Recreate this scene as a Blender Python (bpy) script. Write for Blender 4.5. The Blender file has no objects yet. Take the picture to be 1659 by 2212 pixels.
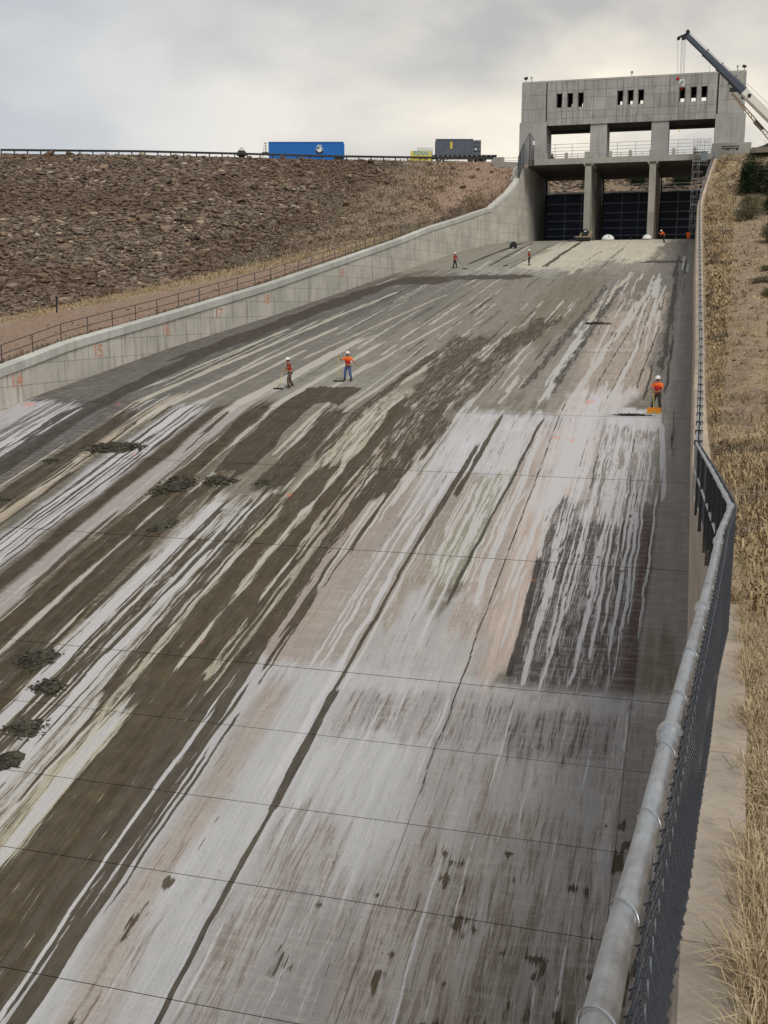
import bpy, math, random
import numpy as np
from mathutils import Vector, Matrix
R = math.radians
random.seed(7)
RNG = np.random.default_rng(11)
sc = bpy.context.scene
col = sc.collection

# ---------------------------------------------------------------- camera, world, sun, exposure
cam = bpy.data.cameras.new('camera')
cam_o = bpy.data.objects.new('camera', cam)
col.objects.link(cam_o)
cam_o.location = (0, 0, 0)
cam_o.rotation_euler = (R(90 - 11.138), 0, R(15.81))
cam.sensor_fit = 'VERTICAL'
cam.sensor_height = 24.0
cam.lens = 24.0 * 2306.0 / 2212.0
cam.clip_start = 0.05
cam.clip_end = 6000
sc.camera = cam_o

SUN_EL, SUN_AZ = R(50), R(140)          # azimuth clockwise from +Y
world = bpy.data.worlds.new('World')
sc.world = world
world.use_nodes = True
wn = world.node_tree
wn.nodes.clear()


class NT:
    """small helper for building node trees"""
    def __init__(s, tree): s.t = tree
    def n(s, typ, ins=None, **kw):
        nd = s.t.nodes.new(typ)
        for k, v in kw.items():
            setattr(nd, k, v)
        for k, v in (ins or {}).items():
            s.put(nd.inputs[k], v)
        return nd
    def put(s, sock, v):
        if isinstance(v, bpy.types.NodeSocket): s.t.links.new(v, sock)
        elif isinstance(v, bpy.types.Node): s.t.links.new(v.outputs[0], sock)
        else: sock.default_value = v
    def math(s, op, a, b=0.0, c=0.0, clamp=False):
        return s.n('ShaderNodeMath', {0: a, 1: b, 2: c}, operation=op, use_clamp=clamp).outputs[0]
    def mix(s, f, a, b, blend='MIX'):
        nd = s.n('ShaderNodeMix', data_type='RGBA', blend_type=blend)
        s.put(nd.inputs[0], f); s.put(nd.inputs[6], a); s.put(nd.inputs[7], b)
        return nd.outputs[2]
    def vmul(s, v, k):
        return s.n('ShaderNodeVectorMath', {0: v, 1: k}, operation='MULTIPLY').outputs[0]
    def vadd(s, v, k):
        return s.n('ShaderNodeVectorMath', {0: v, 1: k}, operation='ADD').outputs[0]
    def noise(s, v, scale=1.0, detail=3.0, rough=0.55, out=0, dist=0.0):
        return s.n('ShaderNodeTexNoise', {'Vector': v, 'Scale': scale, 'Detail': detail, 'Roughness': rough, 'Distortion': dist}).outputs[out]
    def ramp(s, f, lo, hi):
        return s.n('ShaderNodeMapRange', {0: f, 1: lo, 2: hi, 3: 0.0, 4: 1.0}).outputs[0]


def lin(c):
    return tuple(((v / 255.0) / 12.92 if v / 255.0 <= .04045 else ((v / 255.0 + .055) / 1.055) ** 2.4) for v in c)


def rgba(c): return (*lin(c), 1.0)


w = NT(wn)
tc = w.n('ShaderNodeTexCoord')
sep = w.n('ShaderNodeSeparateXYZ', {0: tc.outputs['Generated']})
up = w.math('MAXIMUM', sep.outputs[2], 0.0)
# cloud deck seen in plan: direction divided by height
inv = w.math('DIVIDE', 1.0, w.math('ADD', up, 0.42))
plan = w.n('ShaderNodeCombineXYZ', {0: w.math('MULTIPLY', sep.outputs[0], inv), 1: w.math('MULTIPLY', sep.outputs[1], inv), 2: 0.0})
c1 = w.noise(plan, 2.3, 7.0, 0.5, dist=0.2)
c2 = w.noise(w.vadd(plan, (5.1, 2.1, 0.0)), 1.1, 4.0, 0.5)
cl = w.ramp(w.math('ADD', w.math('MULTIPLY', c1, 0.6), w.math('MULTIPLY', c2, 0.4)), 0.41, 0.60)
warm = w.n('ShaderNodeVectorMath', {0: tc.outputs['Generated'], 1: (math.sin(R(-3)) * .985, math.cos(R(-3)) * .985, 0.17)}, operation='DOT_PRODUCT').outputs['Value']
warm = w.math('POWER', w.ramp(warm, 0.87, 1.0), 1.5)
high = w.mix(cl, (0.325, 0.358, 0.405, 1), (0.52, 0.535, 0.55, 1))
low = w.mix(cl, (0.50, 0.53, 0.575, 1), (0.68, 0.68, 0.68, 1))
hz = w.math('POWER', w.math('SUBTRACT', 1.0, w.ramp(up, 0.0, 0.40)), 1.5)
base = w.mix(hz, high, low)
base = w.mix(w.math('MULTIPLY', warm, 0.85), base, w.mix(w.ramp(w.math('ADD', cl, w.math('MULTIPLY', hz, .45)), .2, 1.1), (0.47, 0.455, 0.43, 1), (1.0, 0.90, 0.73, 1)))
sky = w.n('ShaderNodeTexSky', sky_type='NISHITA', sun_disc=False, sun_elevation=SUN_EL, sun_rotation=SUN_AZ)
bg1 = w.n('ShaderNodeBackground', {0: sky.outputs[0], 1: 0.05})
bg2 = w.n('ShaderNodeBackground', {0: base, 1: 0.82})
add = w.n('ShaderNodeMixShader', {0: 0.94, 1: bg1.outputs[0], 2: bg2.outputs[0]})
wo = w.n('ShaderNodeOutputWorld', {0: add.outputs[0]})

sun = bpy.data.lights.new('sun', 'SUN')
sun.energy = 1.5
sun.angle = R(28)
sun.color = (1.0, 0.95, 0.88)
sun_o = bpy.data.objects.new('sun', sun)
col.objects.link(sun_o)
sd = Vector((math.sin(SUN_AZ) * math.cos(SUN_EL), math.cos(SUN_AZ) * math.cos(SUN_EL), math.sin(SUN_EL)))
sun_o.rotation_euler = sd.to_track_quat('Z', 'Y').to_euler()
sun_o.location = (30, 60, 90)

vs = sc.view_settings
vs.view_transform = 'Standard'
vs.look = 'None'
vs.exposure = 0.55
vs.gamma = 1.0
vs.use_curve_mapping = False

# ---------------------------------------------------------------- object helpers
ORG = {}


def props(o, label=None, cat=None, group=None, kind=None):
    if label: o['label'] = label
    if cat: o['category'] = cat
    if group: o['group'] = group
    if kind: o['kind'] = kind
    return o


def thing(name, loc, label=None, cat=None, group=None, kind=None, rotz=0.0, local=False):
    o = bpy.data.objects.new(name, None)
    o.empty_display_size = 0.3
    o.location = loc
    o.rotation_euler = (0, 0, rotz)
    col.objects.link(o)
    ORG[o.name] = Vector((0, 0, 0)) if (local or rotz != 0) else Vector(loc)
    return props(o, label, cat, group, kind)


class MB:
    """collects shapes for ONE mesh object"""
    def __init__(s): s.v = []; s.f = []
    def add(s, vs_, fs):
        b = len(s.v)
        s.v += [tuple(map(float, q)) for q in vs_]
        s.f += [tuple(i + b for i in q) for q in fs]
        return s
    def box(s, a, b):
        x0, y0, z0 = [min(a[i], b[i]) for i in range(3)]
        x1, y1, z1 = [max(a[i], b[i]) for i in range(3)]
        return s.add([(x0, y0, z0), (x1, y0, z0), (x1, y1, z0), (x0, y1, z0), (x0, y0, z1), (x1, y0, z1), (x1, y1, z1), (x0, y1, z1)],
                     [(0, 3, 2, 1), (4, 5, 6, 7), (0, 1, 5, 4), (1, 2, 6, 5), (2, 3, 7, 6), (3, 0, 4, 7)])
    def bar(s, p, q, w_, h_, upv=(0, 0, 1)):
        """rectangular bar from p to q"""
        p, q = Vector(p), Vector(q)
        d = (q - p).normalized()
        u = Vector(upv)
        sx = d.cross(u)
        if sx.length < 1e-4: sx = d.cross(Vector((1, 0, 0)))
        sx.normalize(); u = sx.cross(d)
        vv = []
        for c in (p, q):
            for a, b in ((-1, -1), (1, -1), (1, 1), (-1, 1)):
                vv.append(c + sx * a * w_ / 2 + u * b * h_ / 2)
        return s.add(vv, [(0, 1, 2, 3), (7, 6, 5, 4), (0, 4, 5, 1), (1, 5, 6, 2), (2, 6, 7, 3), (3, 7, 4, 0)])
    def tube(s, p, q, r0, r1=None, n=8, caps=True):
        p, q = Vector(p), Vector(q)
        r1 = r0 if r1 is None else r1
        d = (q - p)
        if d.length < 1e-6: return s
        d.normalize()
        a = d.cross(Vector((0, 0, 1)))
        if a.length < 1e-3: a = d.cross(Vector((1, 0, 0)))
        a.normalize(); b = d.cross(a)
        vv = []
        for c, r in ((p, r0), (q, r1)):
            for i in range(n):
                t = 2 * math.pi * i / n
                vv.append(c + (a * math.cos(t) + b * math.sin(t)) * r)
        fs = [(i, (i + 1) % n, n + (i + 1) % n, n + i) for i in range(n)]
        if caps: fs += [tuple(range(n))[::-1], tuple(range(n, 2 * n))]
        return s.add(vv, fs)
    def path(s, pts, r, n=8, caps=True):
        """continuous tube along points"""
        P = [Vector(p) for p in pts]
        vv = []; m = len(P)
        ref = Vector((0, 0, 1))
        for k, c in enumerate(P):
            d = (P[min(k + 1, m - 1)] - P[max(k - 1, 0)]).normalized()
            a = d.cross(ref)
            if a.length < 1e-2: a = d.cross(Vector((1, 0, 0)))
            a.normalize(); b = d.cross(a)
            rr = r[k] if isinstance(r, (list, tuple)) else r
            for i in range(n):
                t = 2 * math.pi * i / n
                vv.append(c + (a * math.cos(t) + b * math.sin(t)) * rr)
        fs = [(k * n + i, k * n + (i + 1) % n, (k + 1) * n + (i + 1) % n, (k + 1) * n + i) for k in range(m - 1) for i in range(n)]
        if caps: fs += [tuple(range(n))[::-1], tuple(range((m - 1) * n, m * n))]
        return s.add(vv, fs)
    def prism(s, outline, y0, y1, axis='y'):
        """outline (a,b) pairs extruded along an axis: 'y' -> (a,y,b); 'x' -> (x,a,b); 'z' -> (a,b,z)"""
        mk = {'y': lambda a, b, t: (a, t, b), 'x': lambda a, b, t: (t, a, b), 'z': lambda a, b, t: (a, b, t)}[axis]
        n = len(outline)
        vv = [mk(a, b, y0) for a, b in outline] + [mk(a, b, y1) for a, b in outline]
        fs = [tuple(range(n)), tuple(range(n, 2 * n))[::-1]] + [(i, n + i, n + (i + 1) % n, (i + 1) % n) for i in range(n)]
        return s.add(vv, fs)
    def blob(s, c, rad, n=10, m=7, jit=0.0, seed=0, flat=False):
        rr = random.Random(seed)
        vv = []
        for j in range(1, m):
            ph = math.pi * j / m
            for i in range(n):
                t = 2 * math.pi * i / n
                k = 1 + rr.uniform(-jit, jit)
                z = math.cos(ph)
                if flat and z < 0: z *= 0.15
                vv.append((c[0] + rad[0] * math.sin(ph) * math.cos(t) * k, c[1] + rad[1] * math.sin(ph) * math.sin(t) * k, c[2] + rad[2] * z * k))
        vv.append((c[0], c[1], c[2] + rad[2])); vv.append((c[0], c[1], c[2] - rad[2] * (.15 if flat else 1)))
        T, B = len(vv) - 2, len(vv) - 1
        fs = [(j * n + i, (j + 1) * n + i, (j + 1) * n + (i + 1) % n, j * n + (i + 1) % n) for j in range(m - 2) for i in range(n)]
        fs += [(T, i, (i + 1) % n) for i in range(n)] + [(B, (m - 2) * n + (i + 1) % n, (m - 2) * n + i) for i in range(n)]
        return s.add(vv, fs)
    def build(s, name, mat, parent=None, smooth=False, bevel=0.0, **pr):
        off = Vector((0, 0, 0))
        if parent is not None: off = ORG.get(parent.name, off)
        me = bpy.data.meshes.new(name)
        me.from_pydata([(a - off.x, b - off.y, c - off.z) for a, b, c in s.v], [], s.f)
        me.materials.append(mat)
        me.validate(); me.update()
        if smooth: me.shade_smooth()
        o = bpy.data.objects.new(name, me)
        col.objects.link(o)
        if parent is not None:
            o.parent = parent
            ORG[o.name] = off
        else:
            ORG[o.name] = Vector((0, 0, 0))
        if bevel > 0:
            b = o.modifiers.new('bevel', 'BEVEL'); b.width = bevel; b.segments = 2; b.limit_method = 'ANGLE'
        return props(o, **pr)


def np_mesh(name, V, Fq, mat, parent=None, smooth=False, quad=True, **pr):
    """fast mesh from numpy arrays, faces all quads or all tris"""
    k = 4 if quad else 3
    me = bpy.data.meshes.new(name)
    me.vertices.add(len(V)); me.vertices.foreach_set('co', np.asarray(V, np.float32).ravel())
    nf = len(Fq)
    me.loops.add(nf * k); me.loops.foreach_set('vertex_index', np.asarray(Fq, np.int32).ravel())
    me.polygons.add(nf); me.polygons.foreach_set('loop_start', np.arange(0, nf * k, k, dtype=np.int32))
    if smooth: me.polygons.foreach_set('use_smooth', np.ones(nf, bool))
    me.materials.append(mat)
    me.update(calc_edges=True)
    o = bpy.data.objects.new(name, me); col.objects.link(o)
    if parent is not None: o.parent = parent
    ORG[o.name] = Vector((0, 0, 0))
    return props(o, **pr)


def grid_faces(nx, ny):
    i, j = np.meshgrid(np.arange(nx - 1), np.arange(ny - 1), indexing='ij')
    a = (i * ny + j).ravel()
    return np.stack([a, a + ny, a + ny + 1, a + 1], 1)


# ---------------------------------------------------------------- materials
MATS = {}


def new_mat(name):
    m = bpy.data.materials.new(name); m.use_nodes = True
    m.node_tree.nodes.clear()
    t = NT(m.node_tree)
    bs = t.n('ShaderNodeBsdfPrincipled')
    t.n('ShaderNodeOutputMaterial', {0: bs.outputs[0]})
    return m, t, bs


def plain(name, c, rough=0.6, metal=0.0, var=0.12, scale=6.0, rnd=0.0, bump=0.0, c2=None, spec=0.4):
    """noise-varied paint, cloth, stone..."""
    if name in MATS: return MATS[name]
    m, t, bs = new_mat(name)
    pos = t.n('ShaderNodeTexCoord').outputs['Object']
    n1 = t.noise(pos, scale, 5.0, 0.6)
    n2 = t.noise(pos, scale * 7, 3.0, 0.6)
    f = t.math('ADD', t.math('MULTIPLY', n1, 0.65), t.math('MULTIPLY', n2, 0.35))
    f = t.ramp(f, 0.33, 0.67)
    C = lin(c)
    lo = tuple(v * (1 - var) for v in C) if c2 is None else lin(c2)
    hi = tuple(min(1, v * (1 + var)) for v in C)
    base_ = t.mix(f, (*lo, 1), (*hi, 1))
    if rnd > 0:
        oi = t.n('ShaderNodeObjectInfo')
        k = t.n('ShaderNodeMapRange', {0: oi.outputs['Random'], 1: 0.0, 2: 1.0, 3: 1 - rnd, 4: 1 + rnd}).outputs[0]
        hs = t.n('ShaderNodeHueSaturation', {'Value': k, 'Color': base_})
        base_ = hs.outputs[0]
    t.put(bs.inputs['Base Color'], base_)
    bs.inputs['Roughness'].default_value = rough
    bs.inputs['Metallic'].default_value = metal
    bs.inputs['Specular IOR Level'].default_value = spec
    if bump > 0:
        b = t.n('ShaderNodeBump', {'Height': n2, 'Strength': bump, 'Distance': 0.03})
        t.put(bs.inputs['Normal'], b.outputs[0])
    MATS[name] = m
    return m


def concrete(name, c, stain=(96, 92, 84), amt=0.5, lines=None, scale=1.0, low=None):
    """weathered concrete with vertical runs; lines=(width, height) adds faint form-board marks"""
    if name in MATS: return MATS[name]
    m, t, bs = new_mat(name)
    pos = t.n('ShaderNodeNewGeometry').outputs['Position']
    big = t.noise(pos, 0.35 * scale, 5.0, 0.6)
    run = t.noise(t.vmul(pos, (2.2 * scale, 2.2 * scale, 0.22 * scale)), 1.0, 5.0, 0.62)
    fine = t.noise(pos, 9.0 * scale, 4.0, 0.65)
    C = lin(c)
    base_ = t.mix(t.ramp(big, .32, .68), (*[v * .80 for v in C], 1), (*[min(1, v * 1.14) for v in C], 1))
    base_ = t.mix(t.math('MULTIPLY', t.ramp(run, .50, .72), amt), base_, rgba(stain))
    base_ = t.mix(t.math('MULTIPLY', t.ramp(fine, .35, .7), .28), base_, (*[min(1, v * 1.25) for v in C], 1))
    oi = t.n('ShaderNodeObjectInfo')
    base_ = t.n('ShaderNodeHueSaturation', {'Value': t.n('ShaderNodeMapRange', {0: oi.outputs['Random'], 1: 0.0, 2: 1.0, 3: .91, 4: 1.08}).outputs[0], 'Color': base_}).outputs[0]
    h = fine
    if lines:
        sp = t.n('ShaderNodeSeparateXYZ', {0: pos})
        vec = t.n('ShaderNodeCombineXYZ', {0: sp.outputs[1], 1: sp.outputs[2], 2: 0.0})
        br = t.n('ShaderNodeTexBrick', {'Vector': vec, 'Color1': (1, 1, 1, 1), 'Color2': (.86, .86, .86, 1), 'Mortar': (.25, .25, .25, 1), 'Scale': 1.0,
                                        'Mortar Size': 0.03, 'Mortar Smooth': 0.4, 'Bias': 0.0, 'Brick Width': lines[0], 'Row Height': lines[1]}, offset=0.37, squash=1.0)
        k = t.math('MULTIPLY', t.noise(pos, 0.8, 3.0), 1.1)
        base_ = t.mix(k, base_, t.mix(1.0, base_, br.outputs[0], 'MULTIPLY'))
    if low:   # grime rising from a foot line z = low(Y): pass-through of real dirt splashed on the wall foot
        pass
    t.put(bs.inputs['Base Color'], base_)
    bs.inputs['Roughness'].default_value = 0.85
    bs.inputs['Specular IOR Level'].default_value = 0.25
    b = t.n('ShaderNodeBump', {'Height': h, 'Strength': 0.35, 'Distance': 0.02})
    t.put(bs.inputs['Normal'], b.outputs[0])
    MATS[name] = m
    return m


M_CONC = concrete('building_concrete', (168, 166, 160), (118, 115, 109), 0.5)
M_CONC2 = concrete('building_core_concrete', (84, 82, 78), (60, 58, 55), 0.4)
M_DECK = concrete('deck_concrete', (158, 155, 147), (118, 112, 100), 0.5)
M_WALL = concrete('training_wall_concrete', (190, 185, 173), (118, 110, 97), 0.75, lines=(2.45, 1.25))
M_COPE = concrete('coping_concrete', (182, 181, 172), (130, 124, 112), 0.45)
M_PAD = concrete('pad_concrete', (164, 151, 136), (122, 110, 96), 0.7, scale=3.0)
M_FACE = concrete('right_wall_concrete', (182, 164, 144), (126, 110, 92), 0.6)
M_GALV = plain('galvanised_steel', (188, 191, 193), 0.34, 0.75, 0.16, 14.0, spec=0.5)
M_GALV2 = plain('dull_galvanised_steel', (150, 152, 150), 0.5, 0.4, 0.15, 5.0)
M_RAILD = plain('weathered_pipe', (84, 78, 76), 0.55, 0.3, 0.2, 5.0)
M_MESH = plain('fence_wire', (80, 84, 90), 0.45, 0.2, 0.25, 30.0)
M_GATE = plain('gate_steel', (74, 84, 104), 0.6, 0.1, 0.22, 1.4, c2=(50, 57, 72))  # plate tone set darker, shaded half of the painted contrast with the girders
M_GIRD_LIT = plain('gate_steel_painted_lit', (150, 160, 178), 0.6, 0.1, 0.15, 1.4)  # same gate steel, lightened in colour to stand in for light on girders
M_DARK = plain('dark_steel', (44, 45, 48), 0.55, 0.3, 0.25, 4.0)
M_BLACK = plain('black_rubber', (26, 26, 27), 0.7, 0.0, 0.2, 4.0)
M_WHITE = plain('white_plastic', (222, 222, 216), 0.45, 0.0, 0.05, 4.0)
M_ORANGE = plain('orange_hi_vis', (255, 98, 30), 0.75, 0.0, 0.10, 9.0)
M_RED = plain('red_orange_vest', (184, 36, 24), 0.75, 0.0, 0.18, 9.0)
M_YELLOW = plain('yellow_paint', (206, 188, 74), 0.5, 0.0, 0.08, 5.0)
M_SKIN = plain('skin', (150, 98, 72), 0.6, 0.0, 0.1, 9.0)

# ---------------------------------------------------------------- chute profile (metres; X across, Y up the chute)
_py = [-20, 0, 22.2, 25, 28.2, 31.5, 40, 48.5, 57, 74.5, 90, 107.4, 125, 142, 158, 165, 200]
_pz = [-25.3, -20, -14.07, -13.38, -12.65, -11.83, -9.79, -7.86, -5.85, -3.38, -1.23, 1.16, 3.54, 6.1, 8.3, 9.0, 9.0]
_gy = np.arange(-20, 200, 0.25)
_gz = np.interp(_gy, _py, _pz)
_k = np.exp(-0.5 * (np.arange(-16, 17) * 0.25 / 1.5) ** 2); _k /= _k.sum()
_gz = np.convolve(np.pad(_gz, 16, mode='edge'), _k, 'valid')
def ZF(Y): return np.interp(Y, _gy, _gz)
def XR(Y): return np.interp(Y, [-20, 20, 25, 31.5, 40, 48.5, 57, 75, 107, 165, 200], [.40, .42, .48, .53, .44, .34, .24, .2, .0, -.12, -.12])
def XL(Y): return np.interp(Y, [-20, 22, 57, 74.5, 90, 107, 125, 134, 145, 152, 157.5, 161, 163, 170, 200],
                            [-44, -41.5, -38.9, -37.8, -35.8, -34.5, -33.3, -32.2, -30.7, -29.6, -28.4, -26.6, -25.6, -24.2, -24.2])
def LT(Y): return np.interp(Y, [-20, 22, 40, 54.5, 57, 62, 74.5, 90, 125, 135, 146, 157, 161, 163, 168, 172], [-22, -11.0, -7.0, -3.85, -3.4, -2.45, -.8, 1.64, 7.32, 9.3, 11.18, 13.3, 15.8, 17.7, 20.6, 20.6])
def RTOP(Y): return np.interp(Y, [-5, 2, 3.3, 4.5, 7, 10, 16, 25, 40, 54.5, 57, 62, 74.5, 90, 125, 140, 150, 158, 166, 172],
                              [-2.35, -2.4, -2.47, -2.65, -3.0, -3.25, -3.7, -4.4, -4.5, -3.85, -3.4, -2.45, -.8, 1.64, 7.32, 10.2, 12.4, 16.2, 20.0, 20.6])


# ---- what is on the floor: colours and stain fields over (X, Y) in metres
def sm(x): x = np.clip(x, 0, 1); return x * x * (3 - 2 * x)


_lat = RNG.random((64, 64))
def vnoise(x, y, seed=0):
    x = x + seed * 17.31; y = y + seed * 9.17
    xi = np.floor(x).astype(int); yi = np.floor(y).astype(int)
    fx = x - xi; fy = y - yi
    fx = fx * fx * (3 - 2 * fx); fy = fy * fy * (3 - 2 * fy)
    g = lambda a, b: _lat[a % 64, b % 64]
    return (g(xi, yi) * (1 - fx) + g(xi + 1, yi) * fx) * (1 - fy) + (g(xi, yi + 1) * (1 - fx) + g(xi + 1, yi + 1) * fx) * fy


GREY = (118, 113, 105); OLV = (112, 106, 92); CREAM = (172, 166, 150); PINK = (170, 154, 143); LAV = (172, 168, 170)
WHT = (184, 183, 182); BRN = (132, 118, 104); DK = (84, 78, 71); PALE = (190, 182, 162); SLAB = (132, 127, 120); MIDW = (158, 154, 149)

# zones: (x0, x1, y0, y1, soft_x, soft_y, base, flecks, share of flecks, alpha)
ZONES = [
    (-60, 5, -30, 200, 1, 1, OLV, (140, 134, 118), .35, 1),
    # far reach below the gates
    (-24, -5.5, 124, 200, 2, 3, PALE, (150, 142, 126), .28, 1),
    (-40, -24, 124, 200, 2, 3, (142, 138, 124), (112, 108, 100), .4, .9),
    (-5.0, 5, 110, 158, 1.2, 4, (112, 107, 100), (150, 143, 132), .3, 1),
    (-6.5, 5, 158, 200, 2, 3, (150, 145, 134), (118, 112, 104), .3, .9),
    (-31, -16, 118, 127, 2, 2, (150, 148, 140), (118, 114, 106), .35, .9),
    (-14, -4, 118, 133, 3, 3, (122, 116, 106), (172, 162, 142), .3, .8),
    # middle reach
    (-60, -30, 55, 120, 1.5, 5, (94, 90, 84), (122, 117, 108), .35, 1),
    (-30, -24, 60, 120, 2, 5, (112, 107, 98), (140, 134, 120), .35, 1),
    (-24, -15, 60, 120, 2, 5, (124, 118, 106), (146, 139, 124), .4, 1),
    (-15, -9.5, 80, 118, 2, 6, (116, 109, 92), (146, 138, 118), .3, 1),
    (-9.5, -6.8, 62, 120, 1, 5, (128, 122, 113), (96, 92, 88), .4, 1),
    (-7.2, -2.2, 58, 100, .8, 6, (164, 150, 136), (112, 102, 92), .36, 1),
    (-2.3, -1.2, 60, 130, .5, 6, (116, 111, 104), (82, 76, 70), .35, 1),
    (-12.2, -7, 57, 76, 1, 4, (132, 125, 114), (160, 150, 134), .35, 1),
    (-24, -18, 56, 68, 1.5, 3, (142, 138, 128), (122, 118, 108), .4, .8),
    # left foot of the chute
    (-60, -31.8, 20, 58, .8, 1, (88, 82, 78), (128, 122, 120), .35, 1),
    (-60, -33.8, 46, 56.8, .6, .5, (178, 174, 176), (128, 122, 122), .35, 1),
    (-37.2, -35.4, 40, 57, .3, .5, (96, 90, 88), (170, 166, 168), .4, .9),
    (-31.9, -28.6, 20, 56, .5, 2, (96, 92, 80), (154, 143, 124), .36, 1),
    (-30.2, -29.4, 20, 57, .3, 2, (174, 160, 138), (112, 100, 84), .36, .9),
    (-28.7, -26.4, 20, 57, .4, 1, (174, 170, 170), (104, 96, 88), .36, 1),
    (-26.4, -25.3, 20, 57, .25, 2, (98, 90, 80), (140, 130, 116), .3, 1),
    (-25.35, -24.1, 20, 60, .25, 3, (158, 148, 143), (128, 116, 108), .25, 1),
    (-24.1, -20.6, 20, 57, .3, 2, (96, 87, 70), (160, 150, 130), .22, 1),
    (-22.2, -17, 46, 57, .8, 3, (118, 110, 96), (160, 150, 132), .30, .9),
    (-20.8, -17.2, 14, 44, .4, 1, (176, 172, 164), (92, 80, 62), .46, 1),
    (-22.2, -19.6, 20, 31, .8, 2, (120, 110, 92), (78, 68, 52), .55, 1),
    (-17.4, -14.2, 14, 60, .3, 3, (168, 160, 140), (84, 74, 58), .45, 1),
    # pink and white reach right of the mud
    (-14.6, -12.6, 40, 62, .6, 3, (160, 150, 136), (96, 84, 68), .36, 1),
    (-13.6, -11.4, 31.6, 48, .5, .3, (156, 144, 134), (138, 124, 110), .32, 1),
    (-11.8, -9.2, 31.6, 57, .3, .2, (152, 143, 134), (186, 182, 178), .34, 1),
    (-11.6, -9.2, 45, 57, .3, 1.2, (172, 167, 164), (144, 134, 126), .34, .9),
    (-10.0, -8.3, 32, 56, .4, .4, (146, 136, 124), (178, 170, 160), .4, .95),
    (-8.9, -7.2, 38, 56.8, .4, .4, (136, 135, 118), (196, 196, 186), .42, 1),
    (-9.3, -6.5, 31.7, 36.8, .6, .9, (176, 173, 171), (146, 137, 129), .26, .85),
    (-11.6, -6.4, 48.5, 56.6, .6, .8, (186, 184, 184), (140, 130, 120), .28, .9),
    (-7.5, -6.1, 32, 56, .3, .5, (160, 146, 136), (194, 190, 186), .35, 1),
    (-6.3, -4.6, 31.6, 58, .5, 1, (178, 162, 150), (194, 184, 176), .35, 1),
    (-6.6, -3.0, 46, 63, .8, 2, (188, 180, 176), (140, 122, 112), .30, 1),
    (-5.15, -1.5, 31.4, 46, .35, .3, (78, 72, 69), (158, 153, 150), .42, 1),
    (-4.2, -1.2, 44, 56.3, .6, .4, (134, 126, 119), (194, 190, 188), .42, 1),
    (-3.8, -.4, 55, 58.3, .8, .5, (186, 184, 184), (150, 146, 142), .25, 1),
    (-1.25, 1.2, 34, 200, .12, 3, SLAB, (136, 131, 124), .3, 1),
    (-1.8, -1.0, 31.4, 46, .2, .4, (96, 90, 85), (120, 113, 106), .3, 1),
    (-1.45, -1.05, 31.8, 44, .15, 1.5, (80, 62, 58), (112, 96, 90), .35, .9),
    # near reach: bleached slabs
    (-14.0, -6.0, 10, 31.8, .4, .4, (176, 175, 174), (142, 137, 131), .26, 1),
    (-10.4, -6.3, 31.4, 34.5, .5, .5, (170, 166, 163), (134, 124, 116), .3, .9),
    (-6.6, 1.2, 10, 31.3, .5, .25, (162, 158, 154), (132, 124, 116), .34, 1),
    (-12.6, -11.6, 10, 31, .4, 1, (160, 150, 142), (124, 108, 94), .34, .9),
    (-9.9, -1.6, 28.4, 30.6, .5, .35, (160, 155, 152), (104, 94, 88), .40, .95),
    (-4.8, -1.4, 28.5, 30.4, .5, .3, (142, 136, 133), (78, 70, 66), .45, .8),
    (-1.2, 1.2, 24, 31.3, .15, 1, (136, 129, 123), (112, 105, 99), .3, 1),
    (-9.9, -3, 10, 24.2, .6, 1.5, (162, 158, 155), (128, 118, 107), .46, 1),
    (-8.6, -6.8, 10, 22, .5, 1.5, (142, 138, 133), (178, 175, 172), .35, .9),
    (-7.0, 1.2, 10, 25, .8, 2, (156, 150, 143), (120, 109, 97), .45, .95),
    (-4.8, 1.2, 10, 21.5, .8, 1.5, (146, 137, 127), (108, 97, 84), .5, .9),
    (-12.4, -11.2, 10, 20.5, .5, 1, (158, 150, 143), (122, 110, 97), .42, .9),
]
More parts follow.
